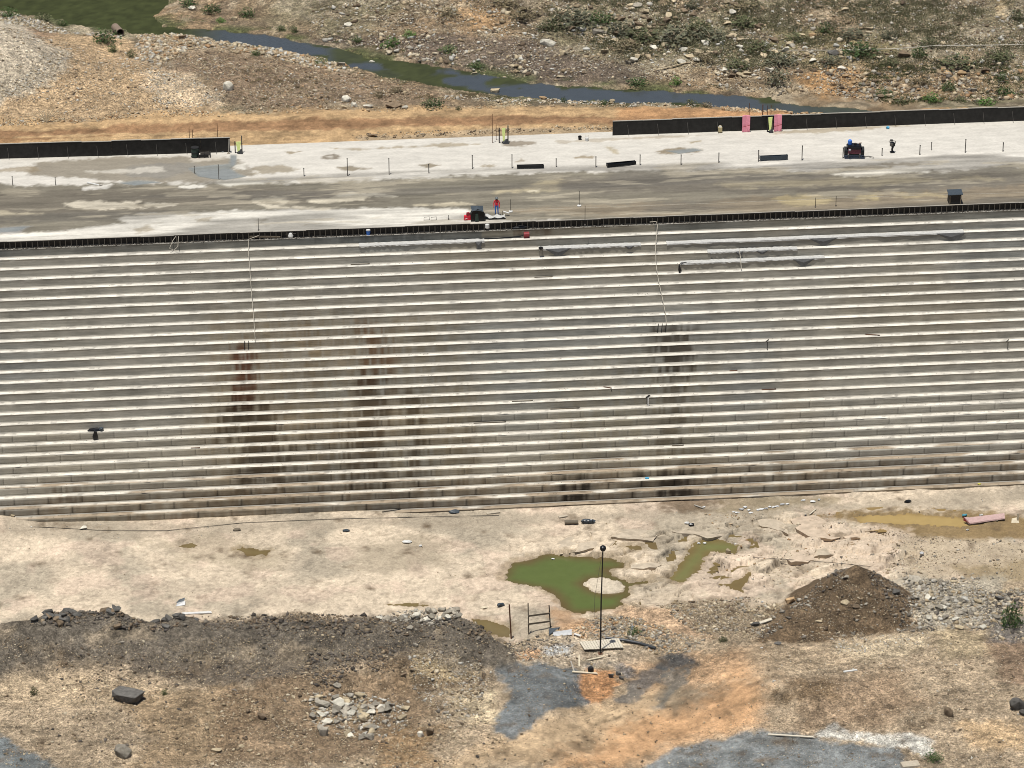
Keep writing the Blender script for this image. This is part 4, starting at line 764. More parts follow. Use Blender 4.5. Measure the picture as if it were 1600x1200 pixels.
# loose stones: the largest ones singly, the rest as rubble
SC = [  # outline, how many, smallest, largest (metres), palette, tag
 ([(500, 8), (700, 5), (830, 20), (860, 60), (960, 95), (900, 125), (760, 118), (640, 88), (480, 58)], 900, 0.14, 0.9, ['pale', 'pale', 'white', 'brown'], 'dark far bank', 2.2),
 ([(830, -5), (1150, -5), (1230, 60), (1330, 110), (1240, 145), (1100, 130), (1000, 110), (900, 70)], 1300, 0.15, 1.0, ['pale', 'white', 'pale', 'brown'], 'scrubby far slope', 2.3),
 ([(1100, -5), (1605, -5), (1605, 100), (1400, 105), (1250, 90)], 1100, 0.13, 0.9, ['pale', 'white', 'pale', 'brown'], 'right hillside', 2.5),
 ([(1280, 105), (1605, 100), (1605, 160), (1390, 160), (1300, 145)], 900, 0.16, 0.9, ['orange', 'pale', 'brown', 'grey'], 'right stream bank', 2.0),
 ([(215, 50), (260, 40), (380, 57), (500, 86), (570, 106), (520, 112), (400, 84), (300, 76), (250, 105), (212, 92)], 1400, 0.14, 0.75, ['pale', 'white', 'pale', 'orange'], 'pebble bank', 2.0),
 ([(255, 72), (480, 95), (620, 118), (700, 148), (560, 166), (380, 178), (330, 140)], 1500, 0.10, 0.55, ['pale', 'orange', 'brown', 'pale'], 'brown near bank', 2.8),
 ([(60, 85), (108, 84), (112, 95), (60, 135), (-10, 165), (-10, 135), (50, 118)], 500, 0.09, 0.35, ['white', 'pale'], 'white gravel heap', 2.8),
 ([(0, 20), (60, 30), (110, 48), (190, 52), (190, 60), (60, 48), (0, 40)], 350, 0.14, 0.5, ['pale', 'white'], 'pond margin', 2.2),
 ([(225, 112), (300, 122), (352, 152), (350, 174), (240, 165)], 700, 0.08, 0.35, ['pale', 'white'], 'pale spill', 2.8),
 ([(80, 60), (240, 100), (380, 180), (0, 195), (0, 165), (110, 100)], 900, 0.07, 0.35, ['pale', 'orange'], 'tan slope', 3.0),
 ([(0, 182), (350, 172), (800, 160), (1000, 160), (1000, 167), (800, 168), (350, 184), (0, 194)], 700, 0.10, 0.5, ['orange', 'pale'], 'road edge', 2.6),
 ([(1130, 162), (1330, 168), (1330, 178), (1200, 172), (1130, 170)], 500, 0.15, 0.6, ['orange', 'orange', 'pale'], 'orange spoil heap', 2.2),
 ([(690, 146), (1120, 158), (1120, 164), (800, 160), (690, 155)], 260, 0.15, 0.6, ['pale', 'white'], 'near water edge', 2.2),
 ([(640, 92), (1250, 150), (1250, 140), (1000, 122), (800, 110), (600, 70)], 420, 0.15, 0.7, ['pale', 'grey'], 'far water edge', 2.2),
 ([(540, 208), (960, 196), (960, 203), (560, 218)], 160, 0.12, 0.5, ['pale', 'brown'], 'near road edge', 2.4),
 ([(40, 978), (90, 958), (190, 960), (260, 968), (330, 968), (300, 985), (100, 985)], 500, 0.16, 0.85, ['basalt', 'basalt', 'brown'], 'left end of the berm', 2.1),
 ([(300, 962), (480, 955), (640, 960), (760, 985), (770, 1012), (640, 992), (480, 985), (320, 985)], 1500, 0.12, 0.6, ['basalt', 'basalt', 'brown', 'brown'], 'berm crest', 2.3),
 ([(580, 958), (640, 948), (720, 950), (725, 968), (640, 975), (590, 972)], 500, 0.14, 0.8, ['grey', 'white', 'grey'], 'pale rubble on the berm', 2.0),
 ([(0, 990), (780, 1000), (760, 1050), (480, 1060), (300, 1075), (0, 1045)], 2600, 0.06, 0.4, ['basalt', 'brown', 'brown', 'basalt', 'pale'], 'berm face', 2.7),
 ([(480, 1020), (620, 1010), (620, 1040), (500, 1075), (470, 1060)], 420, 0.12, 0.5, ['basalt', 'brown'], 'dark hollow', 2.3),
 ([(630, 1020), (740, 1020), (770, 1060), (760, 1120), (690, 1130), (640, 1065)], 800, 0.09, 0.5, ['pale', 'white', 'brown', 'grey'], 'pale gravel hollow', 2.4),
 ([(485, 1085), (560, 1075), (640, 1095), (640, 1140), (600, 1160), (520, 1150), (485, 1130)], 480, 0.13, 0.85, ['grey', 'white', 'pale', 'grey'], 'stone heap', 1.8),
 ([(320, 1085), (480, 1075), (500, 1200), (330, 1200)], 520, 0.10, 0.5, ['pale', 'brown', 'pale'], 'brown hollow at lower left', 2.4),
 ([(520, 1150), (760, 1120), (700, 1210), (520, 1210)], 520, 0.08, 0.42, ['pale', 'brown', 'pale'], 'brown slope at the lower edge', 2.6),
 ([(0, 1050), (330, 1075), (330, 1200), (110, 1200), (0, 1150)], 1000, 0.05, 0.25, ['pale', 'brown'], 'tan ground at lower left', 3.0),
 ([(880, 985), (930, 962), (1000, 960), (1060, 990), (1110, 1000), (1080, 1030), (1020, 1020), (1000, 1000), (900, 1000)], 1300, 0.10, 0.5, ['pale', 'grey', 'orange', 'grey'], 'rubble by the lamp mast', 2.3),
 ([(1000, 940), (1180, 932), (1230, 945), (1180, 1000), (1100, 1000), (1040, 960)], 1700, 0.09, 0.5, ['pale', 'grey', 'brown', 'pale'], 'rubble below the pools', 2.5),
 ([(1180, 985), (1215, 950), (1270, 920), (1320, 888), (1332, 900), (1280, 935), (1230, 975), (1190, 1005)], 560, 0.11, 0.55, ['grey', 'basalt', 'brown', 'grey'], 'left edge of the brown heap', 2.3),
 ([(1350, 890), (1395, 905), (1435, 945), (1465, 985), (1405, 988), (1390, 950), (1365, 915)], 420, 0.10, 0.5, ['basalt', 'grey', 'brown', 'basalt'], 'right edge of the brown heap', 2.3),
 ([(1230, 950), (1330, 905), (1400, 950), (1420, 990), (1250, 1005)], 800, 0.07, 0.45, ['brown', 'pale', 'grey', 'brown'], 'face of the brown heap', 2.5),
 ([(1410, 898), (1530, 900), (1560, 960), (1540, 985), (1430, 985)], 1000, 0.12, 0.75, ['grey', 'white', 'pale', 'grey'], 'pale rubble right of the brown heap', 2.3),
 ([(1530, 925), (1605, 920), (1605, 1005), (1545, 1000)], 500, 0.12, 0.6, ['grey', 'basalt', 'pale'], 'rubble at the right edge', 2.0),
 ([(1190, 1010), (1600, 1000), (1600, 1200), (1480, 1200), (1440, 1130), (1190, 1130)], 1800, 0.05, 0.32, ['pale', 'white', 'brown', 'pale'], 'right slope', 2.9),
 ([(1300, 1000), (1460, 985), (1460, 1010), (1300, 1025)], 420, 0.07, 0.3, ['white', 'pale'], 'track on the right slope', 2.8),
 ([(1100, 800), (1320, 800), (1420, 830), (1420, 900), (1200, 920), (1120, 880)], 650, 0.07, 0.45, ['pale', 'orange', 'grey'], 'broken rock floor', 2.5),
 ([(1380, 835), (1600, 845), (1600, 905), (1390, 905)], 1100, 0.06, 0.35, ['pale', 'grey', 'brown'], 'stony floor at right', 2.6),
 ([(0, 812), (240, 818), (800, 803), (1200, 792), (1600, 762), (1600, 800), (1200, 812), (800, 830), (0, 850)], 700, 0.04, 0.22, ['pale', 'grey', 'white'], 'floor near the dam', 3.0),
 ([(0, 850), (800, 830), (790, 880), (700, 950), (0, 980)], 500, 0.04, 0.2, ['pale', 'brown', 'grey'], 'pale rock floor', 3.2),
 ([(780, 1000), (900, 990), (900, 1030), (790, 1030)], 420, 0.08, 0.4, ['grey', 'pale', 'basalt'], 'stones above the blue gravel', 2.4),
 ([(790, 1040), (900, 1045), (910, 1095), (800, 1150)], 900, 0.04, 0.14, ['grey', 'basalt'], 'blue gravel', 3.5),
 ([(1060, 1170), (1270, 1150), (1430, 1190), (1010, 1200)], 900, 0.04, 0.13, ['grey'], 'blue gravel at the lower edge', 3.5),
]
SC += [([(0, 990), (780, 1000), (800, 1200), (0, 1200)], 5000, 0.075, 0.4, ['brown', 'brown', 'pale', 'basalt', 'pale'], 'near ground at left', 2.9), ([(780, 1000), (1600, 985), (1600, 1200), (800, 1200)], 3600, 0.06, 0.35, ['brown', 'brown', 'pale', 'brown'], 'near ground at right', 3.0), ([(830, -5), (1605, -5), (1605, 160), (1300, 150), (900, 120), (480, 58), (480, -5)], 3500, 0.13, 0.5, ['pale', 'brown', 'brown', 'white'], 'whole far slope', 2.8), ([(0, 45), (260, 75), (700, 150), (400, 178), (0, 195)], 2500, 0.09, 0.4, ['pale', 'brown', 'white'], 'whole near bank', 2.9)]
ALL = []
for zi, (px, n, s0, s1, pals, where, al) in enumerate(SC):
    poly = gpoly(px); lo, hi = poly.min(0), poly.max(0); n = int(n*(2.9 if px[0][1] < 480 else 2.3)); s1 *= 1.15; s0 *= (1.2 if px[0][1] < 480 else 1.1)
    area_try = rng.uniform(lo, hi, (n*5, 2)); sd = sdpoly(area_try, poly); keep = area_try[sd+1.2*fbm(area_try[:, 0], area_try[:, 1], 0.5, 2, 500+zi) > 0.15]
    cl = fbm(keep[:, 0], keep[:, 1], 0.55, 3, 520); keep = keep[rng.random(len(keep)) < np.clip(0.6+1.8*cl, 0.12, 1)][:n]
    s = np.minimum(s0*rng.random(len(keep))**(-1/al), s1)
    z = (uheight if px[0][1] < 480 else dheight)(keep[:, 0], keep[:, 1])
    wl = WATER_UP if px[0][1] < 480 else WATER_DN
    ok = z > wl-0.25
    for i in np.where(ok)[0]: ALL.append((s[i]*pxm((keep[i, 0], keep[i, 1], z[i])), zi, keep[i, 0], keep[i, 1], z[i], s[i], pals[rng.integers(len(pals))]))
ALL.sort(key=lambda r: -r[0])
PALWORD = {'pale': 'pale', 'white': 'whitish', 'grey': 'grey', 'basalt': 'dark', 'orange': 'tan', 'brown': 'brown'}
for r in ALL[:215]:
    w = SC[r[1]][5]; boulder((r[2], r[3], r[4]), r[5]*1.05, r[5]*random.uniform(.5, .75), r[6], random.randrange(10), f'loose {PALWORD[r[6]]} stone scattered on the {w}', f'{PALWORD[r[6]]} stones on the {w}', name='loose_stone', rz=random.uniform(0, 6.28))
bz = {}
for r in ALL[215:]: bz.setdefault(r[1], []).append(r)
for zi, L in bz.items():
    L = np.array([(r[2], r[3], r[4], r[5]) for r in L]); pals = [r[6] for r in ALL[215:] if r[1] == zi]
    Vs, Fs, Cs, off = [], [], [], 0
    sh = rng.integers(0, len(SMALLSH), len(L))
    for k, (V, F) in enumerate(SMALLSH):
        m = np.where(sh == k)[0]
        if not len(m): continue
        a = rng.uniform(0, 6.283, len(m)); ca, sa = np.cos(a), np.sin(a); sc3 = L[m, 3][:, None]*0.5*rng.uniform(0.75, 1.25, (len(m), 3))
        W3 = V[None]*sc3[:, None, :]; tilt = rng.uniform(-.5, .5, len(m)); W3[:, :, 2] += W3[:, :, 0]*tilt[:, None]*0.6
        xx = W3[:, :, 0]*ca[:, None]-W3[:, :, 1]*sa[:, None]; yy = W3[:, :, 0]*sa[:, None]+W3[:, :, 1]*ca[:, None]
        VV = np.stack([xx+L[m, 0][:, None], yy+L[m, 1][:, None], W3[:, :, 2]+(L[m, 2]+L[m, 3]*0.06)[:, None]], 2)
        FF = F[None]+(np.arange(len(m))*len(V))[:, None, None]+off
        cc = np.array([A(*PAL[pals[i]][rng.integers(len(PAL[pals[i]]))]) for i in m])*rng.uniform(0.8, 1.15, len(m))[:, None]
        Vs.append(VV.reshape(-1, 3)); Fs.append(FF.reshape(-1, 3)); Cs.append(np.repeat(cc, len(V), 0)); off += len(m)*len(V)
    tag(npmesh('rubble', np.concatenate(Vs), np.concatenate(Fs), 'rubble', np.clip(np.concatenate(Cs), .01, .85)), f'small loose stones strewn over the {SC[zi][5]}', 'rubble', None, 'stuff')

# ------------------------------------------------------------------ plants
def leaf_cloud(seed, n, sx, sy, sz, leaf, upright=0.3):
    r = np.random.default_rng(seed); d = r.normal(size=(n, 3)); d /= np.linalg.norm(d, axis=1)[:, None]; d[:, 2] = np.abs(d[:, 2])
    rad = r.random(n)**0.45; lump = 0.75+0.5*vn(d[:, 0]*2.2+seed, d[:, 1]*2.2+d[:, 2]*2, seed)
    c = d*(rad*lump)[:, None]*np.array([sx, sy, sz]); c[:, 2] += 0.04
    u = r.normal(size=(n, 3)); u[:, 2] = np.abs(u[:, 2])*(1+upright*4); u /= np.linalg.norm(u, axis=1)[:, None]
    v = np.cross(u, r.normal(size=(n, 3))); v /= np.linalg.norm(v, axis=1)[:, None]
    L = leaf*r.uniform(.6, 1.5, n)[:, None]
    V = np.stack([c-v*L*.35, c+v*L*.35, c+u*L*1.2+v*L*.1], 1).reshape(-1, 3); return V, np.arange(3*n).reshape(-1, 3)
BUSHES = {}
def bush(px, py, w, h, mat, label, group, n=330):
    k = (mat, random.randrange(3))
    if k not in BUSHES:
        V, F = leaf_cloud(700+len(BUSHES), n, 0.5, 0.45, 1.0, 0.085); me = bpy.data.meshes.new('foliage'); me.from_pydata(V.tolist(), [], F.tolist()); me.materials.append(MT[mat])
        m = MB()
        for i in range(6):
            a = i*1.05+0.3; m.tube([(0, 0, -0.08), (.12*math.cos(a), .12*math.sin(a), .35), (.3*math.cos(a), .27*math.sin(a), .75)], [.018, .012, .004], 5)
        st_ = m.build('stem', 'twig'); BUSHES[k] = (me, st_.data); bpy.data.objects.remove(st_)
    p = spot(px, py); s_ = pxm(p); o = empty('bush', p, label, 'bush', group, random.uniform(0, 6.28)); ww = w/s_; hh = h/s_*1.0
    o.scale = (ww, ww, hh)
    for nm, me in zip(('foliage', 'stem'), BUSHES[k]):
        q = bpy.data.objects.new(nm, me); COL.objects.link(q); q.parent = o
    return o
HILLB = [(862, 48, 40, 17, 'leaf_olive'), (900, 38, 60, 20, 'leaf_grey'), (938, 32, 40, 13, 'leaf_green'), (972, 52, 44, 16, 'leaf_grey'), (1003, 62, 50, 17, 'leaf_olive'), (1052, 62, 60, 18, 'leaf_grey'), (1092, 48, 40, 15, 'leaf_olive'), (1112, 60, 46, 15, 'leaf_grey'), (1162, 40, 40, 14, 'leaf_olive'), (1082, 16, 24, 14, 'leaf_grey'), (1182, 78, 40, 14, 'leaf_olive'), (1222, 100, 44, 16, 'leaf_grey'), (1102, 98, 30, 14, 'leaf_dry'), (1152, 108, 40, 12, 'leaf_olive'), (1213, 132, 34, 20, 'leaf_grey'), (1243, 64, 30, 12, 'leaf_olive'), (1288, 48, 24, 12, 'leaf_green'), (1342, 82, 50, 13, 'leaf_green'), (1390, 98, 30, 12, 'leaf_olive'), (1436, 88, 26, 14, 'leaf_green'), (1300, 98, 34, 12, 'leaf_grey'), (1452, 72, 30, 10, 'leaf_olive'), (1390, 60, 30, 12, 'leaf_grey'), (1500, 100, 60, 12, 'leaf_olive'), (1562, 92, 44, 12, 'leaf_olive'), (1590, 30, 30, 14, 'leaf_olive'), (820, 30, 44, 14, 'leaf_dry'), (980, 76, 40, 12, 'leaf_dry'), (1160, 12, 40, 10, 'leaf_dry'), (790, 12, 40, 12, 'leaf_dry'), (700, 26, 36, 10, 'leaf_dry'), (1330, 56, 40, 12, 'leaf_grey')]
for b in HILLB: bush(b[0], b[1], b[2]*1.3, b[3]*1.2, b[4], {'leaf_olive': 'olive', 'leaf_grey': 'grey-green', 'leaf_green': 'green', 'leaf_dry': 'dry straw-coloured'}[b[4]]+' scrub bush on the stony far hillside', b[4].split('_')[1]+' scrub on the hillside')
BANKB = [(1440, 128, 40, 18, 'leaf_dry', 'large dry brushwood bush on the right bank'), (1482, 140, 32, 14, 'leaf_green', 'dark green bush right of the dry brushwood'), (1380, 146, 34, 12, 'leaf_green', 'low green bush among the bank boulders'), (1456, 160, 34, 12, 'leaf_bright', 'fresh green bush above the black formwork'), (1566, 126, 24, 12, 'leaf_green', 'small green bush at the right edge of the bank'), (1572, 150, 34, 18, 'leaf_green', 'broad green bush at the right edge near the water'), (1540, 164, 34, 12, 'leaf_bright', 'fresh green bush at the right end of the stream'), (1500, 160, 26, 10, 'leaf_olive', 'olive bush between two fresh green ones'), (1410, 160, 26, 10, 'leaf_olive', 'olive bush at the stream edge under the clay bank'),
 (1057, 131, 22, 13, 'leaf_bright', 'bright green tuft on the far water edge'), (995, 130, 40, 10, 'leaf_green', 'dark green tuft left of the bright one on the far water edge'), (1080, 160, 22, 10, 'leaf_olive', 'olive tuft on the near water edge'), (1104, 164, 22, 8, 'leaf_dry', 'dry tuft on the near water edge'), (880, 157, 14, 10, 'leaf_green', 'small green tuft among the near bank boulders'), (945, 161, 14, 8, 'leaf_green', 'small green tuft right of the near bank boulders'), (675, 164, 42, 11, 'leaf_green', 'wide dark green bush beside the orange road'), (716, 170, 12, 7, 'leaf_olive', 'tiny olive tuft at the road edge'), (612, 70, 34, 15, 'leaf_bright', 'bright green bush on the far bank of the weedy stream'), (640, 57, 24, 10, 'leaf_bright', 'bright green bush above the weedy stream'), (558, 62, 22, 9, 'leaf_green', 'green tuft on the far bank left of the bright bush'), (460, 48, 16, 11, 'leaf_green', 'green tuft among white stones by the stream'), (440, 44, 20, 8, 'leaf_green', 'green tuft at the left end of the blue stream'), (592, 150, 24, 9, 'leaf_dry', 'dry bush on the brown near bank'), (620, 142, 24, 9, 'leaf_dry', 'dry bush above the brown split boulder'), (700, 80, 36, 8, 'leaf_green', 'green fringe on the dark far bank'), (745, 102, 30, 8, 'leaf_green', 'green fringe at the far edge of the stream'),
 (165, 66, 48, 22, 'leaf_green', 'dark green bush beside the culvert pipe'), (176, 78, 20, 13, 'leaf_green', 'small green bush below the culvert bush'), (205, 87, 18, 14, 'leaf_olive', 'olive bush at the end of the pebble bank'), (14, 28, 34, 14, 'leaf_green', 'green bush at the far left pond edge'), (66, 30, 34, 10, 'leaf_olive', 'olive bush on the left pond edge'), (98, 36, 20, 10, 'leaf_green', 'small green bush on the left pond edge'), (295, 8, 36, 12, 'leaf_green', 'green bush on the spit at the top of the pond'), (330, 16, 40, 12, 'leaf_green', 'broad green bush on the spit in the pond'), (385, 22, 30, 14, 'leaf_green', 'green bush at the right of the spit'), (345, 32, 20, 8, 'leaf_bright', 'bright green tuft at the low end of the spit'), (400, 85, 20, 8, 'leaf_green', 'small green tuft on the pebble bank'), (500, 98, 22, 8, 'leaf_green', 'small green tuft by the round grey boulder'),
 (1580, 978, 46, 40, 'leaf_green', 'dark green bush in the rubble at the right edge'), (1458, 1188, 34, 14, 'leaf_green', 'low green bush by the white spill'), (257, 1086, 12, 11, 'leaf_green', 'small green plant behind the long dark boulder'), (53, 1085, 16, 16, 'leaf_olive', 'thin olive plant on the left tan ground'), (990, 990, 26, 9, 'leaf_green', 'low green weeds behind the black pipe'), (1130, 1002, 20, 7, 'leaf_olive', 'low olive weeds right of the black pipe')]
for b in BANKB: bush(*b, None)
TU = [([(830, -5), (1605, -5), (1605, 105), (1300, 110), (1000, 105), (880, 60)], 4200, 0.5, (116, 114, 82)), ([(450, -5), (850, -5), (900, 70), (620, 60), (470, 50)], 500, 0.35, (128, 120, 88)), ([(1290, 100), (1605, 100), (1605, 165), (1390, 162)], 600, 0.45, (96, 104, 60)), ([(240, 30), (420, 44), (520, 66), (640, 88), (700, 90), (600, 60), (440, 44), (260, 20)], 500, 0.35, (84, 104, 50)), ([(640, 92), (1250, 150), (1250, 142), (1000, 124), (800, 110)], 420, 0.3, (82, 98, 48)), ([(560, 104), (720, 140), (820, 150), (800, 158), (640, 150), (540, 112)], 420, 0.35, (110, 104, 66)), ([(800, 152), (1100, 162), (1100, 166), (800, 160)], 200, 0.3, (84, 98, 50)), ([(300, 80), (700, 150), (560, 165), (400, 175), (330, 120)], 240, 0.3, (120, 112, 74))]
for zi, (px, n, sz, c) in enumerate(TU):
    poly = gpoly(px); lo, hi = poly.min(0), poly.max(0); q = rng.uniform(lo, hi, (n*5, 2)); q = q[sdpoly(q, poly) > 0]
    q = q[rng.random(len(q)) < np.clip(0.4+3*fbm(q[:, 0], q[:, 1], 0.25, 3, 800), 0, 1)][:n]; z = uheight(q[:, 0], q[:, 1]); q = q[z > WATER_UP]; z = z[z > WATER_UP]
    Vs = []; V, F = leaf_cloud(900+zi, 26, 0.9, 0.9, 0.4, 0.17, 0.25); V2 = V.reshape(1, -1, 3)*(sz*rng.uniform(.5, 1.5, len(q)))[:, None, None]+np.concatenate([q, z[:, None]], 1)[:, None, :]
    FF = F[None]+(np.arange(len(q))*len(V))[:, None, None]; cc = A(*c)[None]*rng.uniform(.6, 1.35, len(q))[:, None]
    tag(npmesh('dry_grass', V2.reshape(-1, 3), FF.reshape(-1, 3), 'rubble', np.repeat(cc, len(V), 0)), 'tufts of grass and weeds growing between the stones', 'grass', None, 'stuff')

# ------------------------------------------------------------------ formwork along the downstream edge
FG = 'formwork panels along the downstream edge'
f0 = empty('formwork_panel', (0, 0, 0), 'black ribbed formwork panel, one of the row along the edge of the deck', 'formwork', FG)
MB().box((1.5, 0.285, -0.30), (2.985, 0.025, 0.66)).build('face_sheet', 'black_form', f0)
MB().box((1.5, 0.25, 0.045), (2.99, 0.11, 0.03)).build('top_rail', 'rail', f0)
MB().box((1.5, 0.235, -0.03), (2.97, 0.07, 0.05)).build('waler', 'dark', f0)
MB().box((1.5, 0.235, -0.60), (2.97, 0.07, 0.05)).build('waler', 'dark', f0)
r0 = MB().add([(-.035, .268, .0), (.035, .268, .0), (.035, .268, -.62), (-.035, .268, -.62), (-.03, .20, -.04), (.03, .20, -.04), (.04, .13, -.63), (-.04, .13, -.63)], [(0, 1, 2, 3), (7, 6, 5, 4), (0, 4, 5, 1), (1, 5, 6, 2), (2, 6, 7, 3), (3, 7, 4, 0)]).build('rib', 'form_rib', f0); r0.location = (0.25, 0, 0)
for i in range(1, 6):
    q = r0.copy(); COL.objects.link(q); q.parent = f0; q.location = (0.25+0.5*i, 0, 0)
rr = random.Random(3)
for i in range(38):
    c = f0 if i == 0 else clone(f0); c.location = (-57+3.0*i, rr.uniform(-.015, .015), rr.uniform(-.035, .02)); c.rotation_euler.z = rr.uniform(-.006, .006)
# spilt concrete and grit on the ledge below the forms
q = 2600; lx = rng.uniform(-56, 56, q); ly = rng.uniform(0.02, 0.24, q); lz = np.full(q, -H_FORM+0.02); V, F = SMALLSH[0]; sz = rng.uniform(.02, .085, q)
VV = V[None]*sz[:, None, None]*np.array([1.5, 1, .8])+np.stack([lx, ly, lz], 1)[:, None, :]; FF = F[None]+(np.arange(q)*len(V))[:, None, None]
cc = np.array([A(206, 198, 182), A(120, 110, 98), A(160, 150, 134), A(90, 80, 70)])[rng.integers(0, 4, q)]
tag(npmesh('rubble', VV.reshape(-1, 3), FF.reshape(-1, 3), 'rubble', np.repeat(cc, len(V), 0)), 'spilt concrete crumbs on the ledge below the formwork', 'rubble', None, 'stuff')
# crumbs on the treads
q = 3000; kk = rng.integers(1, 27, q); lx = rng.uniform(-50, 50, q); ly = -kk*D_STEP+rng.uniform(.08, .56, q); lz = -H_FORM-kk*H_STEP+0.01; sz = rng.uniform(.012, .05, q)
VV = V[None]*sz[:, None, None]+np.stack([lx, ly, lz], 1)[:, None, :]; FF = F[None]+(np.arange(q)*len(V))[:, None, None]; cc = np.array([A(150, 140, 124), A(110, 100, 88), A(190, 182, 168)])[rng.integers(0, 3, q)]
tag(npmesh('rubble', VV.reshape(-1, 3), FF.reshape(-1, 3), 'rubble', np.repeat(cc, len(V), 0)), 'small crumbs lying on the treads of the dam', 'rubble', None, 'stuff')

# upstream formwork: black boards with a pale top edge
def up_form(px0, px1, n, ztop, label, group):
    a = pt(*px0, 0.1); b = pt(*px1, 0.1); L = (b-a).length/n; rz = math.atan2(b.y-a.y, b.x-a.x)
    p0 = empty('upstream_formwork', (0, 0, 0), label, 'formwork', group)
    MB().box((L/2, 0.02, ztop/2), (L-0.002, 0.05, ztop)).build('board', 'black_form', p0)
    MB().box((L/2, 0.05, ztop+0.02), (L-0.01, 0.16, 0.035)).build('top_edge', 'rail', p0)
    for i, xx in enumerate((0.15, L/2, L-0.15)):
        MB().box((xx, 0.10, ztop/2-0.3), (0.07, 0.10, ztop+0.5)).build('soldier', 'dark', p0)
    MB().bar((L/2, -0.04, ztop*0.75), (L/2+0.1, -0.5, 0.0), 0.02).build('tie_rod', 'steel', p0)
    for i in range(n):
        c = p0 if i == 0 else clone(p0); v = a.lerp(b, i/n); c.location = (v.x, v.y, 0.06+rr.uniform(-.04, .04)); c.rotation_euler.z = rz+rr.uniform(-.01, .01)
up_form((-150, 253), (360, 238), 11, 1.55, 'black board of the left formwork wall on the upstream edge', 'left upstream formwork boards')
up_form((957, 212), (1740, 184), 17, 1.52, 'black board of the right formwork wall on the upstream edge', 'right upstream formwork boards')

# ------------------------------------------------------------------ on the deck
DZT = 0.13
def dk(px, py, z=DZT): return pt(px, py, z)
for i, ((px, pb), ptop) in enumerate(zip(PINS, PIN_T)):
    p = dk(px, pb); h = (pb-ptop)/(pxm(p)*0.915)
    r_ = empty('survey_stake', p, ['short', 'tall'][h > 1.1]+' grey steel stake standing in the row across the pale deck', 'stake', ['short', 'tall'][h > 1.1]+' stakes on the deck')
    MB().box((0, 0, h/2-.05), (0.075, 0.075, h+.1)).build('shaft', 'steel', r_); MB().box((0, 0, h-.02), (0.10, 0.10, 0.05)).build('cap', 'dark', r_)
for px, pb, ptp, l in ((20, 291, 276, 'thin grey stake in the wet corner at far left'), (87, 291, 278, 'grey stake in the wet patch left of the pipe piece'), (304, 272, 260, 'thin stake standing left in the puddle'), (342, 281, 258, 'thin stake standing right in the puddle'), (1455, 236, 223, 'short stake right of the rammer')):
    p = dk(px, pb, .03); h = (pb-ptp)/(pxm(p)*.915); r_ = empty('survey_stake', p, l, 'stake'); MB().box((0, 0, h/2), (.06, .06, h)).build('shaft', 'steel', r_); MB().box((0, 0, h), (.09, .09, .04)).build('cap', 'dark', r_)
# black trays of bent sheet between the stakes
def tray(pxa, pya, pxb, pyb, h, label, bend=0.0, mat='blacktarp'):
    a = dk(pxa, pya); b = dk(pxb, pyb); L = (b-a).length; rz = math.atan2(b.y-a.y, b.x-a.x); o = empty('sheet_tray', a, label, 'tray', None, rz)
    m = MB(); n = 8
    for k in range(n+1):
        t = k/n; zz = h*(1-bend*math.sin(t*math.pi)); m.v += [(t*L, 0.02*math.sin(7*t), 0), (t*L, 0, zz), (t*L, 0.04, zz), (t*L, 0.06, 0)]
    for k in range(n):
        for j in range(4): m.f.append((k*4+j, k*4+(j+1) % 4, k*4+4+(j+1) % 4, k*4+4+j))
    m.f += [(0, 1, 2, 3), (n*4+3, n*4+2, n*4+1, n*4)]; m.build('side', mat, o)
    MB().box((L/2, 0.33, 0.03), (L*.98, .5, .03)).build('base', mat, o); MB().box((L/2, 0.58, h*.3), (L*.98, .03, h*.55)).build('back_side', mat, o)
    MB().box((0.02, 0.3, h*.35), (.03, .55, h*.65)).build('end', mat, o); MB().box((L-.02, 0.3, h*.35), (.03, .55, h*.65)).build('end', mat, o)
tray(808, 263, 850, 262, .26, 'low dark brown tray on the deck, left of the three', .1, 'dark'); tray(949, 261, 994, 257, .36, 'black sheet tray on the deck, middle of the three', .4); tray(1188, 251, 1231, 249, .5, 'blue-black sheet tray on the deck, right of the three', .3, 'tarp')

# joint waterstops with their frames
def waterstop(px, py, h, label, lime_w, spread, tall, lean=0.0):
    p = dk(px, py); o = empty('waterstop', p, label, 'waterstop')
    m = MB(); w = lime_w; m.add([(-w/2, 0, h), (w/2, 0.0, h*1.02), (w*.18, -.1, .05), (-w*.18, -.1, .05), (-w/2, .03, h), (w/2, .03, h*1.02), (w*.18, -.07, .05), (-w*.18, -.07, .05)], [(0, 1, 2, 3), (7, 6, 5, 4), (0, 4, 5, 1), (1, 5, 6, 2), (2, 6, 7, 3), (3, 7, 4, 0)]); m.build('strip', 'lime', o)
    MB().box((-spread/2, .05, h/2), (.1, .1, h*1.05)).build('post', 'dark', o); MB().bar((spread/2, .05, 0), (spread/2+lean, .05, tall), .11).build('post', 'greywood', o)
    MB().box((0, .06, h*.8), (spread*1.25, .05, .06)).build('crossbar', 'rust', o); MB().add([(-.1, -.3, 0), (spread*.6, -.35, 0), (spread*.7, .1, 0), (-.2, .1, 0), (0, -.05, .3), (spread*.4, 0, .42)], [(0, 1, 5, 4), (1, 2, 5), (2, 3, 4, 5), (3, 0, 4), (3, 2, 1, 0)]).build('sack', 'blacktarp', o)
    return o
waterstop(373, 239, 1.15, 'yellow-green plastic strip between posts at the end of the left wall', .5, .65, 1.75)
waterstop(787, 223, 1.5, 'yellow-green plastic strip between rusty posts in the open middle of the edge', .36, .85, 1.75)
o = waterstop(1203, 206, 1.5, 'yellow-green plastic strip with dark sacking between the pink boards', .42, .5, 1.3, -.1)
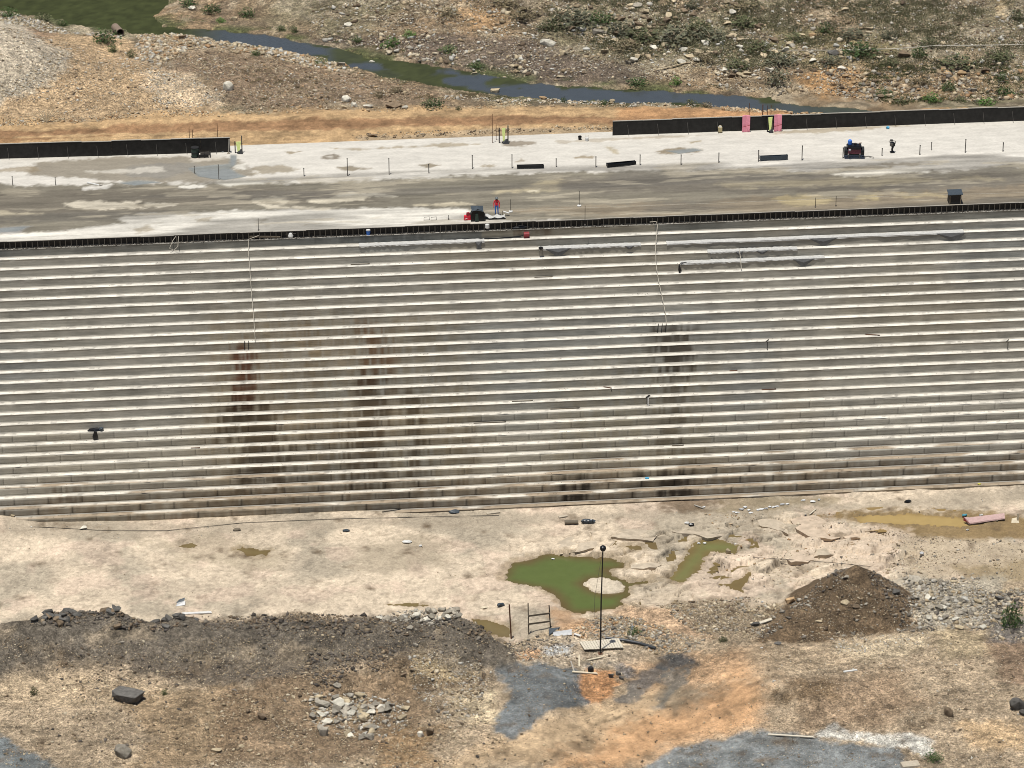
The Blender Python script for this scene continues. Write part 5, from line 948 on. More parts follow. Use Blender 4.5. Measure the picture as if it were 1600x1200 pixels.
for px, py, l in ((1165.5, 206, 'pink foam board with a black cross line, left of two'), (1215, 205, 'pink foam board folded in two, right of two')):
    p = dk(px, py); o = empty('foam_board', p, l, 'board'); a = -.25 if px < 1200 else .3
    MB().box((-.19, .0, .86), (.40, .06, 1.72), 0.25).build('leaf', 'pink', o); MB().box((.19, .0, .86), (.38, .06, 1.70), -0.3).build('leaf', 'pink', o)
    MB().bar((-.36, -.13, .55), (.36, -.16, .75), .04).build('strap', 'darkred', o)
for px, pb, ptp, l in ((297, 238, 205, 'thin rusty bar standing behind the left wall, left of a pair'), (302, 238, 206, 'thin rusty bar behind the left wall, right of a pair'), (341, 236, 197, 'tall rusty bar behind the right end of the left wall'), (770, 226, 182, 'tall rusty bar beside the middle plastic strip'), (776, 221, 198, 'thin bar right of the tall rusty bar'), (1171, 206, 165, 'thin rusty bar rising behind the left pink board'), (1192, 205, 167, 'thick rusty post rising behind the wall between the pink boards'), (1205, 204, 168, 'rusty post rising behind the plastic strip'), (1200, 192, 168, 'rusty rod rising behind the pink boards')):
    p = dk(px, pb) + Vector((0, .45, 0)); h = (pb-ptp)/(pxm(p)*.91); o = empty('rusty_bar', p, l, 'bar'); MB().tube([(0, 0, -.2), (0, 0, h)], .05 if 'thick' in l else .03, 6).build('shaft', 'rust', o); MB().tube([(-.02, 0, h*.72), (.16, 0, h*.72)], .02, 5).build('hook', 'rust', o)
# odds and ends along the upstream edge
p = dk(305, 245); o = empty('wire_barrel', p, 'dark green mesh barrel standing against the left wall', 'barrel'); MB().lathe((0, 0, 0), [(.36, 0), (.36, .9)], 16).build('body', 'green_barrel', o)
for z in (.0, .45, .93): MB().lathe((0, 0, z), [(.39, 0), (.39, .06)], 16).build('hoop', 'dark', o)
p = dk(318, 245); o = empty('crate_frame', p, 'dark open crate frame tipped over by the left wall', 'crate')
for i, (x_, y_, sx_, sy_) in enumerate(((0, -.3, 1.0, .08), (.2, .35, 1.0, .08), (-.45, 0, .08, .7), (.62, .05, .08, .7), (.1, 0, .06, .65))): MB().box((x_, y_, .2), (sx_, sy_, .3)).build('slat', 'dark' if i != 1 else 'steel', o)
p = dk(348, 237); o = empty('prop', p, 'grey steel prop with a round foot near the end of the left wall', 'prop'); MB().lathe((0, 0, 0), [(.2, 0), (.2, .1), (.08, .16)], 10).build('foot', 'helmet', o); MB().tube([(0, 0, .1), (0, 0, 1.45)], .06, 8).build('tube', 'steel', o)
p = dk(357, 240); o = empty('pale_post', p, 'pale leaning board at the very end of the left wall', 'board'); MB().bar((0, 0, 0), (.12, .1, 1.45), .12, .05).build('board', 'rail', o); MB().box((0, 0, .04), (.25, .2, .08)).build('foot', 'concrete_block', o)
p = dk(1125, 207); o = empty('jerrycan', p, 'cream jerrycan on legs in front of the right wall', 'jerrycan'); MB().box((0, 0, .32), (.38, .3, .5)).build('body', 'cream', o); MB().box((0, 0, .62), (.30, .22, .12), 0, .8).build('top', 'white', o); MB().tube([(-.1, 0, .68), (-.1, 0, .74), (.1, 0, .74), (.1, 0, .68)], .025, 6).build('handle', 'cream', o)
for sx in (-1, 1): MB().box((sx*.14, -.1, -.02), (.03, .03, .12)).build('leg', 'dark', o)
p = dk(906, 218); o = empty('bucket', p, 'small black bucket on the bare upstream edge', 'bucket'); MB().lathe((0, 0, 0), [(.14, 0), (.19, .34), (.17, .34), (.12, .05)], 12).build('pail', 'blacktarp', o); MB().tube([(-.18, 0, .32), (-.1, 0, .42), (.1, 0, .42), (.18, 0, .32)], .012, 5).build('handle', 'steel', o)
p = dk(917, 220); o = empty('paint_tin', p, 'white tin with rods in it beside the black bucket', 'tin'); MB().lathe((0, 0, 0), [(.17, 0), (.17, .3), (.15, .32)], 12).build('can', 'white', o); MB().tube([(-.08, 0, .2), (-.1, 0, .55)], .02, 5).build('rod', 'steel', o); MB().tube([(.1, 0, .2), (.12, 0, .58)], .02, 5).build('rod', 'steel', o)
def crumple(name, p, w, d, h, mat, label, cat, seed, parts=None):
    V, F = hull(seed, 26, (1, .8, .8), .2); m = MB(); m.add(V*np.array([w/2, d/2, h/2])+np.array([0, 0, h*.35]), F.tolist()); o = m.build(name, mat); o.location = p; return tag(o, label, cat)
crumple('plastic_sack', dk(1387, 201), .45, .4, .35, 'sky', 'light blue plastic sack below the right wall', 'sack', 71)
o = empty('pipe_piece', dk(145, 289, .06), 'white pipe lying across a block on the wet deck', 'pipe'); MB().tube([(-.5, .35, .12), (.6, -.25, .05)], .09, 8).build('pipe', 'white', o); MB().box((.75, -.3, .06), (.3, .25, .14), .4).build('block', 'rail', o)

# machines on the deck
def wheel(m, c, r, w):
    return m.tube([(c[0]-w/2, c[1], c[2]), (c[0]+w/2, c[1], c[2])], r, 14)
p = dk(1334, 245); o = empty('compressor_cart', p, 'dark maroon engine cart with big rear lamps on the deck', 'machine', None, -.1)
m = MB(); m.box((0, 0, .78), (1.25, .75, .62), 0, .94); m.build('body', 'maroon', o)
MB().box((.0, .02, 1.14), (1.45, .85, .16), 0, .9).build('hood', 'blacktarp', o)
for sx in (-1, 1):
    w_ = wheel(MB(), (sx*.78, .0, .62), .42, .34).build('wheel', 'blacktarp', o); wheel(MB(), (sx*.78, -.0, .62), .2, .36).build('rim', 'steel', w_)
    MB().box((sx*.5, -.2, .22), (.08, .1, .44)).build('leg', 'steel', o)
MB().lathe((-.45, -.44, .85), [(.02, -.09), (.12, -.05), (.12, .06), (.02, .09)], 10).build('lamp', 'zinc', o); MB().box((0, -.02, .3), (1.0, .4, .1)).build('axle', 'dark', o)
MB().box((.1, -.40, 1.0), (.9, .06, .2)).build('grille', 'dark', o)
MB().lathe((.1, 0, 1.22), [(.12, 0), (.12, .18), (.05, .2)], 10).build('filler', 'dark', o); MB().tube([(.5, 0, 1.2), (.5, 0, 1.42), (.7, 0, 1.42)], .05, 8).build('exhaust', 'rust', o); MB().tube([(-.7, .1, 1.2), (-.2, .2, 1.32), (.6, .1, 1.28)], .03, 6).build('hose', 'dark', o)
b_ = MB().lathe((-.42, .1, 1.2), [(.16, 0), (.20, .1), (.20, .42), (.12, .52), (.0, .54)], 12).build('drum', 'blue', o)
MB().tube([(.8, -.1, .05), (1.4, .1, .03), (1.9, -.2, .03)], .03, 6).build('tow_hose', 'dark', o)
p = dk(1394, 238); o = empty('rammer', p, 'upright dark trench rammer standing on the pale deck', 'rammer')
MB().box((0, -.05, .05), (.42, .34, .1)).build('foot', 'blacktarp', o); MB().tube([(.02, 0, .1), (-.02, .02, .3), (.06, .05, .62)], [.11, .09, .12], 10).build('bellows', 'dark', o)
MB().box((.0, .05, .82), (.42, .36, .34), .2, .9).build('engine', 'dark', o); MB().lathe((-.12, -.1, .85), [(.0, -.12), (.13, -.1), (.13, .1), (.0, .12)], 10).build('flywheel', 'steel', o)
MB().tube([(-.2, .05, .9), (-.38, .0, 1.18), (-.1, -.1, 1.26), (.28, .05, 1.12), (.3, .1, .95), (.2, .05, .6)], .03, 7).build('handle', 'steel', o); MB().box((-.12, 0, 1.22), (.24, .2, .16)).build('fuel_tank', 'blacktarp', o)

# worker in red with the covered machine beside him
LD = 0.02
def person(px, py, hgt, label):
    base = pt(px, py, 0.05); o = empty('person', base, label, 'person', None, R(-8))
    J = {'pel': (0, 0, .95), 'ch': (0, .01, 1.22), 'nk': (0, .0, 1.46), 'hd': (.0, -.01, 1.60), 'hd2': (0, -.01, 1.70), 'ls': (-.19, 0, 1.40), 'le': (-.26, .0, 1.12), 'lw': (-.25, -.08, .88), 'lh': (-.24, -.11, .80), 'rs': (.19, 0, 1.40), 're': (.27, .02, 1.12), 'rw': (.26, -.06, .88), 'rh': (.25, -.09, .80), 'lk': (-.11, -.02, .5), 'la': (-.12, .02, .09), 'lt': (-.13, -.14, .05), 'lhp': (-.10, 0, .90), 'rhp': (.10, 0, .90), 'rk': (.12, -.02, .5), 'ra': (.14, .03, .09), 'rt': (.16, -.13, .05)}
    rad = {'pel': .15, 'ch': .17, 'nk': .07, 'hd': .095, 'hd2': .085, 'ls': .085, 'rs': .085, 'le': .06, 're': .06, 'lw': .045, 'rw': .045, 'lh': .05, 'rh': .05, 'lk': .075, 'rk': .075, 'la': .055, 'ra': .055, 'lt': .045, 'rt': .045, 'lhp': .11, 'rhp': .11}
    E_ = [('pel', 'ch'), ('ch', 'nk'), ('nk', 'hd'), ('hd', 'hd2'), ('nk', 'ls'), ('ls', 'le'), ('le', 'lw'), ('lw', 'lh'), ('nk', 'rs'), ('rs', 're'), ('re', 'rw'), ('rw', 'rh'), ('pel', 'lhp'), ('lhp', 'lk'), ('lk', 'la'), ('la', 'lt'), ('pel', 'rhp'), ('rhp', 'rk'), ('rk', 'ra'), ('ra', 'rt')]
    ks = list(J); s_ = hgt/1.78
    fx = []; 
    for sgn, wr in ((-1, 'lh'), (1, 'rh')):   # five fingers on each hand
        bx, by, bz = J[wr]
        for fi in range(5):
            off = (fi-2)*.022; k1 = f'{wr}f{fi}'; k2 = f'{wr}g{fi}'
            if fi == 0: J[k1] = (bx-sgn*.03, by-.05, bz+.0); J[k2] = (bx-sgn*.04, by-.075, bz-.035)
            else: J[k1] = (bx, by+off, bz-.06-.004*fi); J[k2] = (bx-sgn*.012, by+off-.01, bz-.105+abs(fi-2.5)*.01)
            rad[k1] = .010; rad[k2] = .008; E_ += [(wr, k1), (k1, k2)]
    ks = list(J)
    me = bpy.data.meshes.new('body'); me.from_pydata([tuple(c*s_ for c in J[k]) for k in ks], [(ks.index(a), ks.index(b)) for a, b in E_], []); ob = bpy.data.objects.new('body', me); COL.objects.link(ob)
    md = ob.modifiers.new('skin', 'SKIN')
    for i, k in enumerate(ks): me.skin_vertices[0].data[i].radius = (rad[k]*s_, rad[k]*s_*.85); me.skin_vertices[0].data[i].use_root = k == 'pel'
    ob.modifiers.new('sub', 'SUBSURF').levels = 1
    dg = bpy.context.evaluated_depsgraph_get(); nm = bpy.data.meshes.new_from_object(ob.evaluated_get(dg)); bpy.data.objects.remove(ob)
    for mt in ('skin', 'red', 'blue', 'boot'): nm.materials.append(MT[mt])
    for f in nm.polygons:
        c = f.center/s_; f.use_smooth = True
        f.material_index = 3 if c.z < .14 else (0 if c.z > 1.49 or (abs(c.x) > .2 and c.z < .86) else (1 if c.z > .98 or abs(c.x) > .215 else 2))
    nm.materials[0] = MT['skin']; b = bpy.data.objects.new('body', nm); COL.objects.link(b); b.parent = o
    MB().lathe((0, -.01*s_, 1.66*s_), [(.165*s_, 0), (.16*s_, .015), (.125*s_, .02), (.125*s_, .07*s_), (.09*s_, .13*s_), (.02, .155*s_)], 14).build('helmet', 'helmet', o, smooth=True)
    MB().box((0, -.105*s_, 1.60*s_), (.03, .03, .05)).build('nose', 'skin', o)
    for sx in (-1, 1): MB().box((sx*.037, -.095*s_, 1.635*s_), (.026, .012, .014)).build('eye', 'boot', o); MB().box((sx*.1, 0, 1.61*s_), (.02, .04, .06)).build('ear', 'skin', o)
    MB().box((0, -.096*s_, 1.555*s_), (.05, .012, .012)).build('mouth', 'darkred', o); MB().lathe((0, .0, 1.44*s_), [(.10, 0), (.085, .05)], 12).build('collar', 'red', o)
    return o
person(776, 336, 1.78, 'worker in red shirt, blue trousers and grey helmet standing at the deck edge')
p = pt(746, 343, .03); o = empty('covered_generator', p, 'black tarpaulin covered machine beside the worker in red', 'machine')
m = MB(); n = 10
for j in range(5):
    for i in range(n+1):
        a = math.pi*i/n; w = .62+.08*math.sin(j*2.1); m.v.append((w*math.cos(a)*(1+.1*math.sin(3*a+j)), -.45+.22*j, 1.18*math.sin(a)**.55*(1-.04*j)+.02*math.sin(9*a+j)))
for j in range(4):
    for i in range(n): q_ = j*(n+1)+i; m.f.append((q_, q_+1, q_+n+2, q_+n+1))
m.f += [tuple(range(n+1)), tuple(range(4*(n+1), 5*(n+1)))[::-1]]; m.build('cover', 'blacktarp', o)
MB().add([(-.55, -.5, 1.05), (.5, -.55, .98), (.55, .4, 1.18), (-.6, .45, 1.22), (0, 0, 1.3), (-.1, -.5, 1.12)], [(0, 5, 4), (5, 1, 4), (1, 2, 4), (2, 3, 4), (3, 0, 4)]).build('canopy', 'tarp', o)
MB().box((-.1, -.52, .42), (.35, .06, .7), 0, .7).build('panel', 'green_barrel', o); MB().box((0, 0, .05), (1.1, .8, .1)).build('skid', 'dark', o)
p = pt(730, 343, .03); o = empty('fuel_can', p, 'red fuel cans stacked at the left of the covered machine', 'can'); MB().box((0, 0, .2), (.6, .35, .38), .05, .92).build('body', 'red', o); MB().box((.1, .05, .52), (.36, .3, .3), .2, .7).build('upper_can', 'darkred', o); MB().bar((-.2, -.19, .12), (.0, -.19, .2), .05).build('stripe', 'white', o)
p = pt(770, 340, .05); o = empty('sand_sheet', p, 'pale crumpled sheet spread at the feet of the worker in red', 'sheet')
m = MB()
for j in range(5):
    for i in range(13): m.v.append((-.9+.17*i+.05*math.sin(j*2+i), -.4+.2*j, .10+.09*math.sin(i*1.3+j)+.22*max(0, 1-i/4)))
for j in range(4):
    for i in range(12): q_ = j*13+i; m.f.append((q_, q_+1, q_+14, q_+13))
m.build('sheet', 'fabric', o); MB().box((.3, -.42, .05), (1.5, .05, .1)).build('edge_board', 'dark', o)
p = pt(788, 336, .05); o = empty('plank_trestle', p, 'white plank propped on a stick right of the worker', 'plank'); MB().bar((-.1, .1, .34), (.45, -.15, .22), .16, .04).build('plank', 'white', o); MB().bar((-.15, 0, 0), (-.15, 0, .42), .05).build('stick', 'greywood', o)
p = pt(1491, 316, .03); o = empty('lidded_box', p, 'dark wooden box with an overhanging grey lid at the deck edge', 'box', None, R(-3)); MB().box((0, 0, .45), (1.15, .9, .9), 0, .97).build('body', 'dark', o); MB().add([(-.68, -.55, .9), (.68, -.55, .95), (.7, .55, 1.06), (-.66, .55, 1.02), (-.68, -.55, .95), (.68, -.55, 1.0), (.7, .55, 1.1), (-.66, .55, 1.07)], [(3, 2, 1, 0), (4, 5, 6, 7), (0, 1, 5, 4), (1, 2, 6, 5), (2, 3, 7, 6), (3, 0, 4, 7)]).build('lid', 'tarp', o)
for sx in (-1, 1): MB().box((sx*.5, -.47, .42), (.09, .03, .8)).build('batten', 'greywood', o)
# guide string on little posts along the edge
a = pt(798, 331, .45); pts = [(798, 330), (860, 326), (905, 325), (1100, 318), (1274, 311), (1306, 309), (1445, 305), (1640, 300)]
m = MB(); m.tube([pt(px, py, .45) for px, py in pts], .014, 5); tag(m.build('guide_string', 'rope'), 'white guide string stretched along the downstream edge of the deck', 'string')
for px, py, ptp, l in ((798, 331, 312, 'thin stake with a round base right of the worker'), (905, 322, 299, 'thin stake with a round base farther right on the deck'), (914, 352, 322, 'thin black rod rising at the deck edge'), (1274, 324, 309, 'thin black peg holding the string, left of a pair'), (1306, 322, 307, 'thin black peg holding the string, right of a pair'), (404, 360, 341, 'thin black rod standing on the pale strip above the rope'), (701, 343, 336, 'tiny black peg at the deck edge')):
    p = pt(px, py, .02); h = (ptp-py)/-(pxm(p)*.91); o = empty('string_post', p, l, 'post'); MB().tube([(0, 0, 0), (0, 0, h)], .026, 6).build('rod', 'dark', o); MB().lathe((0, 0, 0), [(.2 if 'round' in l else .07, 0), (.2 if 'round' in l else .07, .08), (.05, .12)], 10).build('base', 'white' if 'round' in l else 'steel', o)
for px, py, l in ((666, 344, 'thin wire hoop on the deck edge, left of a pair'), (677, 344, 'thin wire hoop on the deck edge, right of a pair')):
    p = pt(px, py, .02); o = empty('wire_hoop', p, l, 'frame'); MB().tube([(-.2, 0, 0), (-.2, 0, .28), (.3, 0, .32), (.3, 0, 0)], .02, 5).build('wire', 'dark', o); MB().box((.05, 0, .02), (.6, .06, .04)).build('foot', 'rail', o)

# ------------------------------------------------------------------ on the steps
def led(px, py): return Vector(onface(px, py)[0])
def ontread(px, py):       # point on the nearest tread below the picture point
    q = onface(px, py)[0]; k = max(0, round((-q[2]-H_FORM)/H_STEP)); zz = -H_FORM-k*H_STEP; v = pt(px, py, zz)
    v.y = min(max(v.y, -k*D_STEP+.06), -k*D_STEP+.52 if k else .22); return v
o = empty('bucket', ontread(575, 364), 'blue bucket with a white lid on the ledge below the formwork', 'bucket'); MB().lathe((0, 0, 0), [(.16, 0), (.2, .42), (.2, .44)], 12).build('pail', 'blue', o); MB().lathe((0, 0, .44), [(.21, 0), (.19, .12), (.05, .14)], 12).build('lid', 'white', o)
o = empty('feed_bag', ontread(454, 370), 'white bag on the ledge below the formwork', 'bag'); MB().lathe((0, 0, 0), [(.22, 0), (.25, .2), (.16, .42), (.08, .5)], 9).build('sack', 'white', o); MB().bar((-.45, .02, .38), (.5, .02, .40), .05).build('stick', 'steel', o)
o = empty('feed_bag', ontread(760, 354), 'white and black bag hung on the formwork below the covered machine', 'bag'); MB().lathe((0, 0, .12), [(.1, 0), (.22, .15), (.2, .45), (.1, .52)], 9).build('sack', 'white', o); MB().lathe((.05, 0, 0), [(.18, 0), (.2, .1), (.1, .18)], 9).build('base', 'blacktarp', o)
o = empty('red_can', ontread(822, 371), 'dark red can lying on the second ledge with a black hose', 'can'); MB().tube([(-.22, 0, .28), (.28, 0, .28)], .27, 12).build('can', 'darkred', o); MB().tube([(-.25, 0, .2), (-.6, .0, .12), (-1.2, .05, .06), (-2.6, -.05, .05), (-4.8, .0, .05), (-7.5, 0, .05)], .05, 6).build('hose', 'blacktarp', o)
o = empty('cable_heap', ontread(812, 354), 'dark heap of cable on the ledge above the red can', 'cable'); V, F = hull(91, 22, (1.1, .25, .25)); MB().add(V*.75+np.array([0, 0, .15]), F.tolist()).build('heap', 'blacktarp', o); MB().tube([(-.8, 0, .1), (0, -.1, .38), (.9, 0, .12)], .04, 6).build('loop', 'dark', o)
o = empty('plank_bundle', ontread(412, 369), 'brown planks lying on the ledge in front of the formwork', 'planks')
for i in range(3): MB().bar((-1.3, .02*i, .22+.05*i), (1.5, -.03, .1+.04*i), .1, .04).build('plank', 'greywood', o)
def rope(pts, r, mat, name, label, cat='rope'):
    m = MB(); m.tube([Vector(v) for v in pts], r, 6); return tag(m.build(name, mat), label, cat)
def facepath(P_, off=.10): return [led(*q)+Vector((0, -off, off*.4)) for q in P_]
rope(facepath([(404, 368), (396, 371), (388, 374), (388, 390), (391, 430), (394, 470), (397, 505), (399, 533)]), .024, 'rope', 'hanging_rope', 'thin white rope hanging down the left steps from the formwork')
rope(facepath([(1015, 347), (1025, 346), (1027, 352), (1024, 385), (1025, 415), (1029, 440), (1034, 462), (1040, 492), (1041, 507)]), .03, 'rope', 'hanging_rope', 'thick white rope hanging in a bend down the right steps')
rope(facepath([(277, 366), (270, 376), (265, 388), (272, 391), (278, 385), (279, 366)], .18), .026, 'rope', 'rope_loop', 'white rope loop hanging below the formwork at left')
rope(facepath([(1155, 390), (1157, 405), (1158, 420)]), .03, 'rope', 'hanging_rope', 'short white rope hanging from the grey sheet on the upper right steps')
for px, py, l, n in ((384, 533, 'short dark drain rods above the left rust stain', 1), (1032, 506, 'pair of dark drain rods above the right brown stain', 2)):
    v = led(px, py); o = empty('drain_rods', v, l, 'rods')
    for i in range(n+1): MB().bar((.36*i-.1*n, -.06, .05), (.36*i-.14*n, -.10, -.78), .06).build('rod', 'dark', o)
# curing sheets with sagging flaps on the upper right treads
def curing(pxs, label, flaps, seed):
    pa = [ontread(px, py) for px, py in pxs]; o = empty('curing_sheet', pa[0], label, 'sheet'); r = random.Random(seed); m = MB(); n = 46; L0 = pa[0]
    k0 = round((-pa[0].z-H_FORM)/H_STEP); ye = -k0*D_STEP
    for i in range(n+1):
        t = i/n*(len(pa)-1); j = min(int(t), len(pa)-2); v = pa[j].lerp(pa[j+1], t-j)
        for q_, yy in enumerate((ye+.5, ye+.3, ye+.06, ye-.05, ye-.06)):
            m.v.append((v.x-L0.x, yy-L0.y+r.uniform(-.03, .03), (.05+r.uniform(0, .07) if q_ < 3 else (.03 if q_ == 3 else -.10+r.uniform(-.03, .03)))))
    for i in range(n):
        for q_ in range(4): a = i*5+q_; m.f.append((a, a+1, a+6, a+5))
    m.build('cover', 'fabric', o)
    for (x0, x1, xm, dp) in flaps:
        a = ontread(x0, pxs[0][1]+(pxs[-1][1]-pxs[0][1])*(x0-pxs[0][0])/(pxs[-1][0]-pxs[0][0])); s_ = pxm(a); w = (x1-x0)/s_; c = (xm-x0)/s_; d = dp/(s_*.9); X0 = a.x-L0.x; Y0 = ye-L0.y-.075
        MB().add([(X0, Y0, .02), (X0+w, Y0, .02), (X0+c+.15, Y0-.03, -d), (X0+c-.12, Y0-.03, -d), (X0+w*.5, Y0-.10, -d*.4), (X0, Y0+.03, .02), (X0+w, Y0+.03, .02), (X0+c, Y0+.01, -d)], [(0, 3, 4), (3, 2, 4), (2, 1, 4), (1, 0, 4), (0, 5, 7, 3), (1, 2, 7, 6), (0, 1, 6, 5), (3, 7, 2)]).build('flap', 'fabric_dark', o)
    return o
curing([(842, 388), (920, 383), (1000, 379)], 'grey curing sheet with one sagging flap on the upper middle steps', [(852, 892, 872, 12), (975, 990, 982, 5)], 1)
curing([(1040, 377), (1200, 371), (1330, 366), (1505, 361)], 'long grey curing sheet with two sagging flaps on the upper right steps', [(1262, 1308, 1286, 11), (1462, 1508, 1491, 13)], 2)
curing([(1105, 393), (1170, 390), (1245, 387)], 'short grey curing sheet on the third tread at right', [(1148, 1160, 1155, 6), (1180, 1200, 1190, 5)], 3)
curing([(1062, 410), (1150, 406), (1288, 401)], 'grey curing sheet with one sagging flap on the fourth tread at right', [(1238, 1272, 1254, 11)], 4)
curing([(560, 379), (640, 377), (756, 372)], 'thin grey curing sheet on the first tread left of the red can', [(741, 752, 747, 11)], 5)
o = empty('dark_bag', ontread(1061, 412), 'narrow black bag hanging at the end of the grey sheet', 'bag'); V, F = hull(95, 22, (.8, .6, 1.5)); MB().add(V*np.array([.22, .2, .36])+np.array([0, -.45, -.35]), F.tolist()).build('body', 'blacktarp', o); MB().tube([(.02, -.4, .1), (.2, -.1, .12), (1.2, .1, .06)], .03, 6).build('strap', 'blacktarp', o)
o = empty('dark_bag', ontread(846, 389), 'small black bundle at the left end of the middle grey sheet', 'bag'); V, F = hull(96, 20); MB().add(V*np.array([.28, .2, .2])+np.array([-.1, -.2, .15]), F.tolist()).build('body', 'blacktarp', o); MB().bar((.02, -.45, .1), (.02, -.47, -.6), .04).build('cord', 'dark', o)
o = empty('draped_tarp', ontread(148, 673), 'black plastic sheet draped over a step on the left of the dam', 'tarpaulin'); V, F = hull(97, 30, (1.1, .45, .35)); MB().add(V*np.array([.75, .5, .45])+np.array([0, .0, .12]), F.tolist()).build('heap', 'blacktarp', o); V, F = hull(98, 26, (.45, .3, 1.2), .3); MB().add(V*np.array([.6, .35, .50])+np.array([.03, -.38, -.34]), F.tolist()).build('fold', 'blacktarp', o); V, F = hull(99, 20); MB().add(V*np.array([.28, .25, .2])+np.array([.62, -.1, .18]), F.tolist()).build('fold', 'tarp', o)
for i, (x0, y0, x1, y1, l) in enumerate(((1352, 523, 1374, 530, 'bent rod jutting over a step at right, upper of two'), (1190, 609, 1212, 606, 'thin rod lying on the right treads'), (943, 605, 955, 604, 'bent rod jutting over the step left of the brown stain'), (1012, 620, 1012, 632, 'white pipe hanging from a step beside the brown stain'), (1201, 540, 1200, 552, 'short dark hook under a tread at right'), (1575, 535, 1575, 546, 'short dark hook under a tread at far right'), (800, 628, 832, 627, 'thin plank lying on the middle treads'), (860, 640, 905, 639, 'thin grey batten lying on the middle treads'), (740, 662, 790, 660, 'long grey batten lying on the lower middle treads'), (1050, 697, 1068, 696, 'short plank on the lower treads below the brown stain'), (835, 434, 863, 433, 'thin plank lying on the upper middle treads'), (548, 414, 577, 412, 'thin plank lying on the upper left treads'), (1140, 580, 1152, 579, 'dark rag on the right treads'), (298, 702, 312, 700, 'small dark bracket on the lower left treads'))):
    a = ontread(x0, y0); s_ = pxm(a); L = (x1-x0)/s_; dn = (y1-y0)/(s_*.9) if abs(x1-x0) < 3 else 0
    o = empty('loose_rod' if 'rod' in l or 'hook' in l else 'batten', a, l, 'rod' if 'rod' in l or 'hook' in l else 'batten')
    if dn: MB().bar((0, -.35, .05), (0, -.40, -dn), .11 if 'white' in l else .05).build('shank', 'white' if 'white' in l else 'dark', o); MB().bar((-.15, -.3, .08), (.2, .2, .06), .16 if 'white' in l else .04, .06).build('head', 'dark', o)
    else: MB().bar((0, 0, .05), (L, -.35 if 'jutting' in l else -.03, .06), .06).build('bar', 'greywood' if 'plank' in l or 'batten' in l else 'rust', o); MB().bar((L*.9, -.36 if 'jutting' in l else 0, .05), (L*1.02, -.42 if 'jutting' in l else .02, -.25 if 'jutting' in l else .07), .06).build('end', 'dark', o)
crumple('plastic_sheet', ontread(1011, 748), .45, .35, .22, 'sky', 'bright blue plastic scrap on the lowest steps', 'litter', 73)

# ------------------------------------------------------------------ at the foot of the dam
def G(px, py): return spot(px, py)
p = G(938, 1021); hh = (1021-852)/(pxm(p)*.905); o = empty('lamp_mast', p, 'tall thin dark lamp mast standing in front of the pond', 'lamp')
MB().tube([(0, 0, -.1), (.02, 0, hh*.5), (.12, 0, hh)], [.07, .06, .045], 8).build('pole', 'dark', o)
hd = MB().lathe((.12, 0, hh), [(.0, -.24), (.18, -.2), (.26, -.04), (.24, .14), (.12, .24), (0, .26)], 12).build('lamp_head', 'blacktarp', o); MB().box((.12, -.2, hh), (.2, .06, .16)).build('lens', 'tarp', hd)
MB().tube([(.12, 0, hh), (-.5, .05, hh*.55), (-.55, .1, hh*.28)], .012, 4).build('cable', 'steel', o); MB().box((0, 0, .02), (.35, .35, .1)).build('foot_plate', 'rust', o)
# plank platform
C4 = [G(905, 1006), G(967, 1000.5), G(974, 1016), G(913, 1019)]; zc = max(c.z for c in C4)+.12
o = empty('plank_platform', (C4[0].x, C4[0].y, zc), 'pallet of pale planks lying at the foot of the lamp mast', 'pallet'); n = 15
for i in range(n):
    t0, t1 = i/n+.004, (i+1)/n-.004; q_ = [Vector((C4[0].x, C4[0].y, 0)).lerp(Vector((C4[1].x, C4[1].y, 0)), t) for t in (t0, t1)]; w_ = [Vector((C4[3].x, C4[3].y, 0)).lerp(Vector((C4[2].x, C4[2].y, 0)), t) for t in (t0, t1)]
    dz = rr.uniform(-.01, .015); b0 = Vector((C4[0].x, C4[0].y, 0)); vs = [w_[0]-b0, w_[1]-b0, q_[1]-b0, q_[0]-b0]
    MB().add([(v.x, v.y, dz-.03) for v in vs]+[(v.x, v.y, dz+.02) for v in vs], [(3, 2, 1, 0), (4, 5, 6, 7), (0, 1, 5, 4), (1, 2, 6, 5), (2, 3, 7, 6), (3, 0, 4, 7)]).build('plank', 'wood', o)
b0 = Vector((C4[0].x, C4[0].y, zc))
for t in (.15, .85):
    a = Vector((C4[0].x, C4[0].y, zc)).lerp(Vector((C4[3].x, C4[3].y, zc)), t); b = Vector((C4[1].x, C4[1].y, zc)).lerp(Vector((C4[2].x, C4[2].y, zc)), t); MB().bar(a-b0-Vector((0, 0, .08)), b-b0-Vector((0, 0, .08)), .1).build('bearer', 'greywood', o)
# ladder-like frame and stake
a = G(826, 990); b = G(860, 982); s_ = pxm(a); o = empty('stake_pair', a, 'two stakes joined by two boards beside the pond', 'frame'); d = b-a
MB().bar((0, 0, 0), (-.05, 0, 50/(s_*.9)), .09).build('stake', 'greywood', o); MB().bar((d.x, d.y, d.z), (d.x-.12, d.y, d.z+36/(s_*.9)), .09).build('stake', 'dark', o)
for z0 in (17, 30): MB().bar((-.05, -.08, z0/(s_*.9)), (d.x-.05, d.y-.08, d.z+(z0-6)/(s_*.9)), .05, .15).build('board', 'greywood', o)
p = G(799, 996); o = empty('stake', p, 'dark leaning stake left of the two joined by boards', 'stake'); MB().bar((0, 0, -.1), (-.17, 0, 57/(pxm(p)*.9)), .11).build('shaft', 'rust', o); MB().lathe((0, 0, -.05), [(.3, 0), (.26, .12), (.1, .16)], 9).build('footing', 'concrete_block', o)
pp = [G(946, 999), G(975, 1001), G(1000, 1006), G(1024, 1014)]; m = MB(); m.tube([v+Vector((0, 0, .14)) for v in pp], .13, 10); tag(m.build('black_pipe', 'blackpipe'), 'bent black plastic pipe lying on the rubble behind the platform', 'pipe')
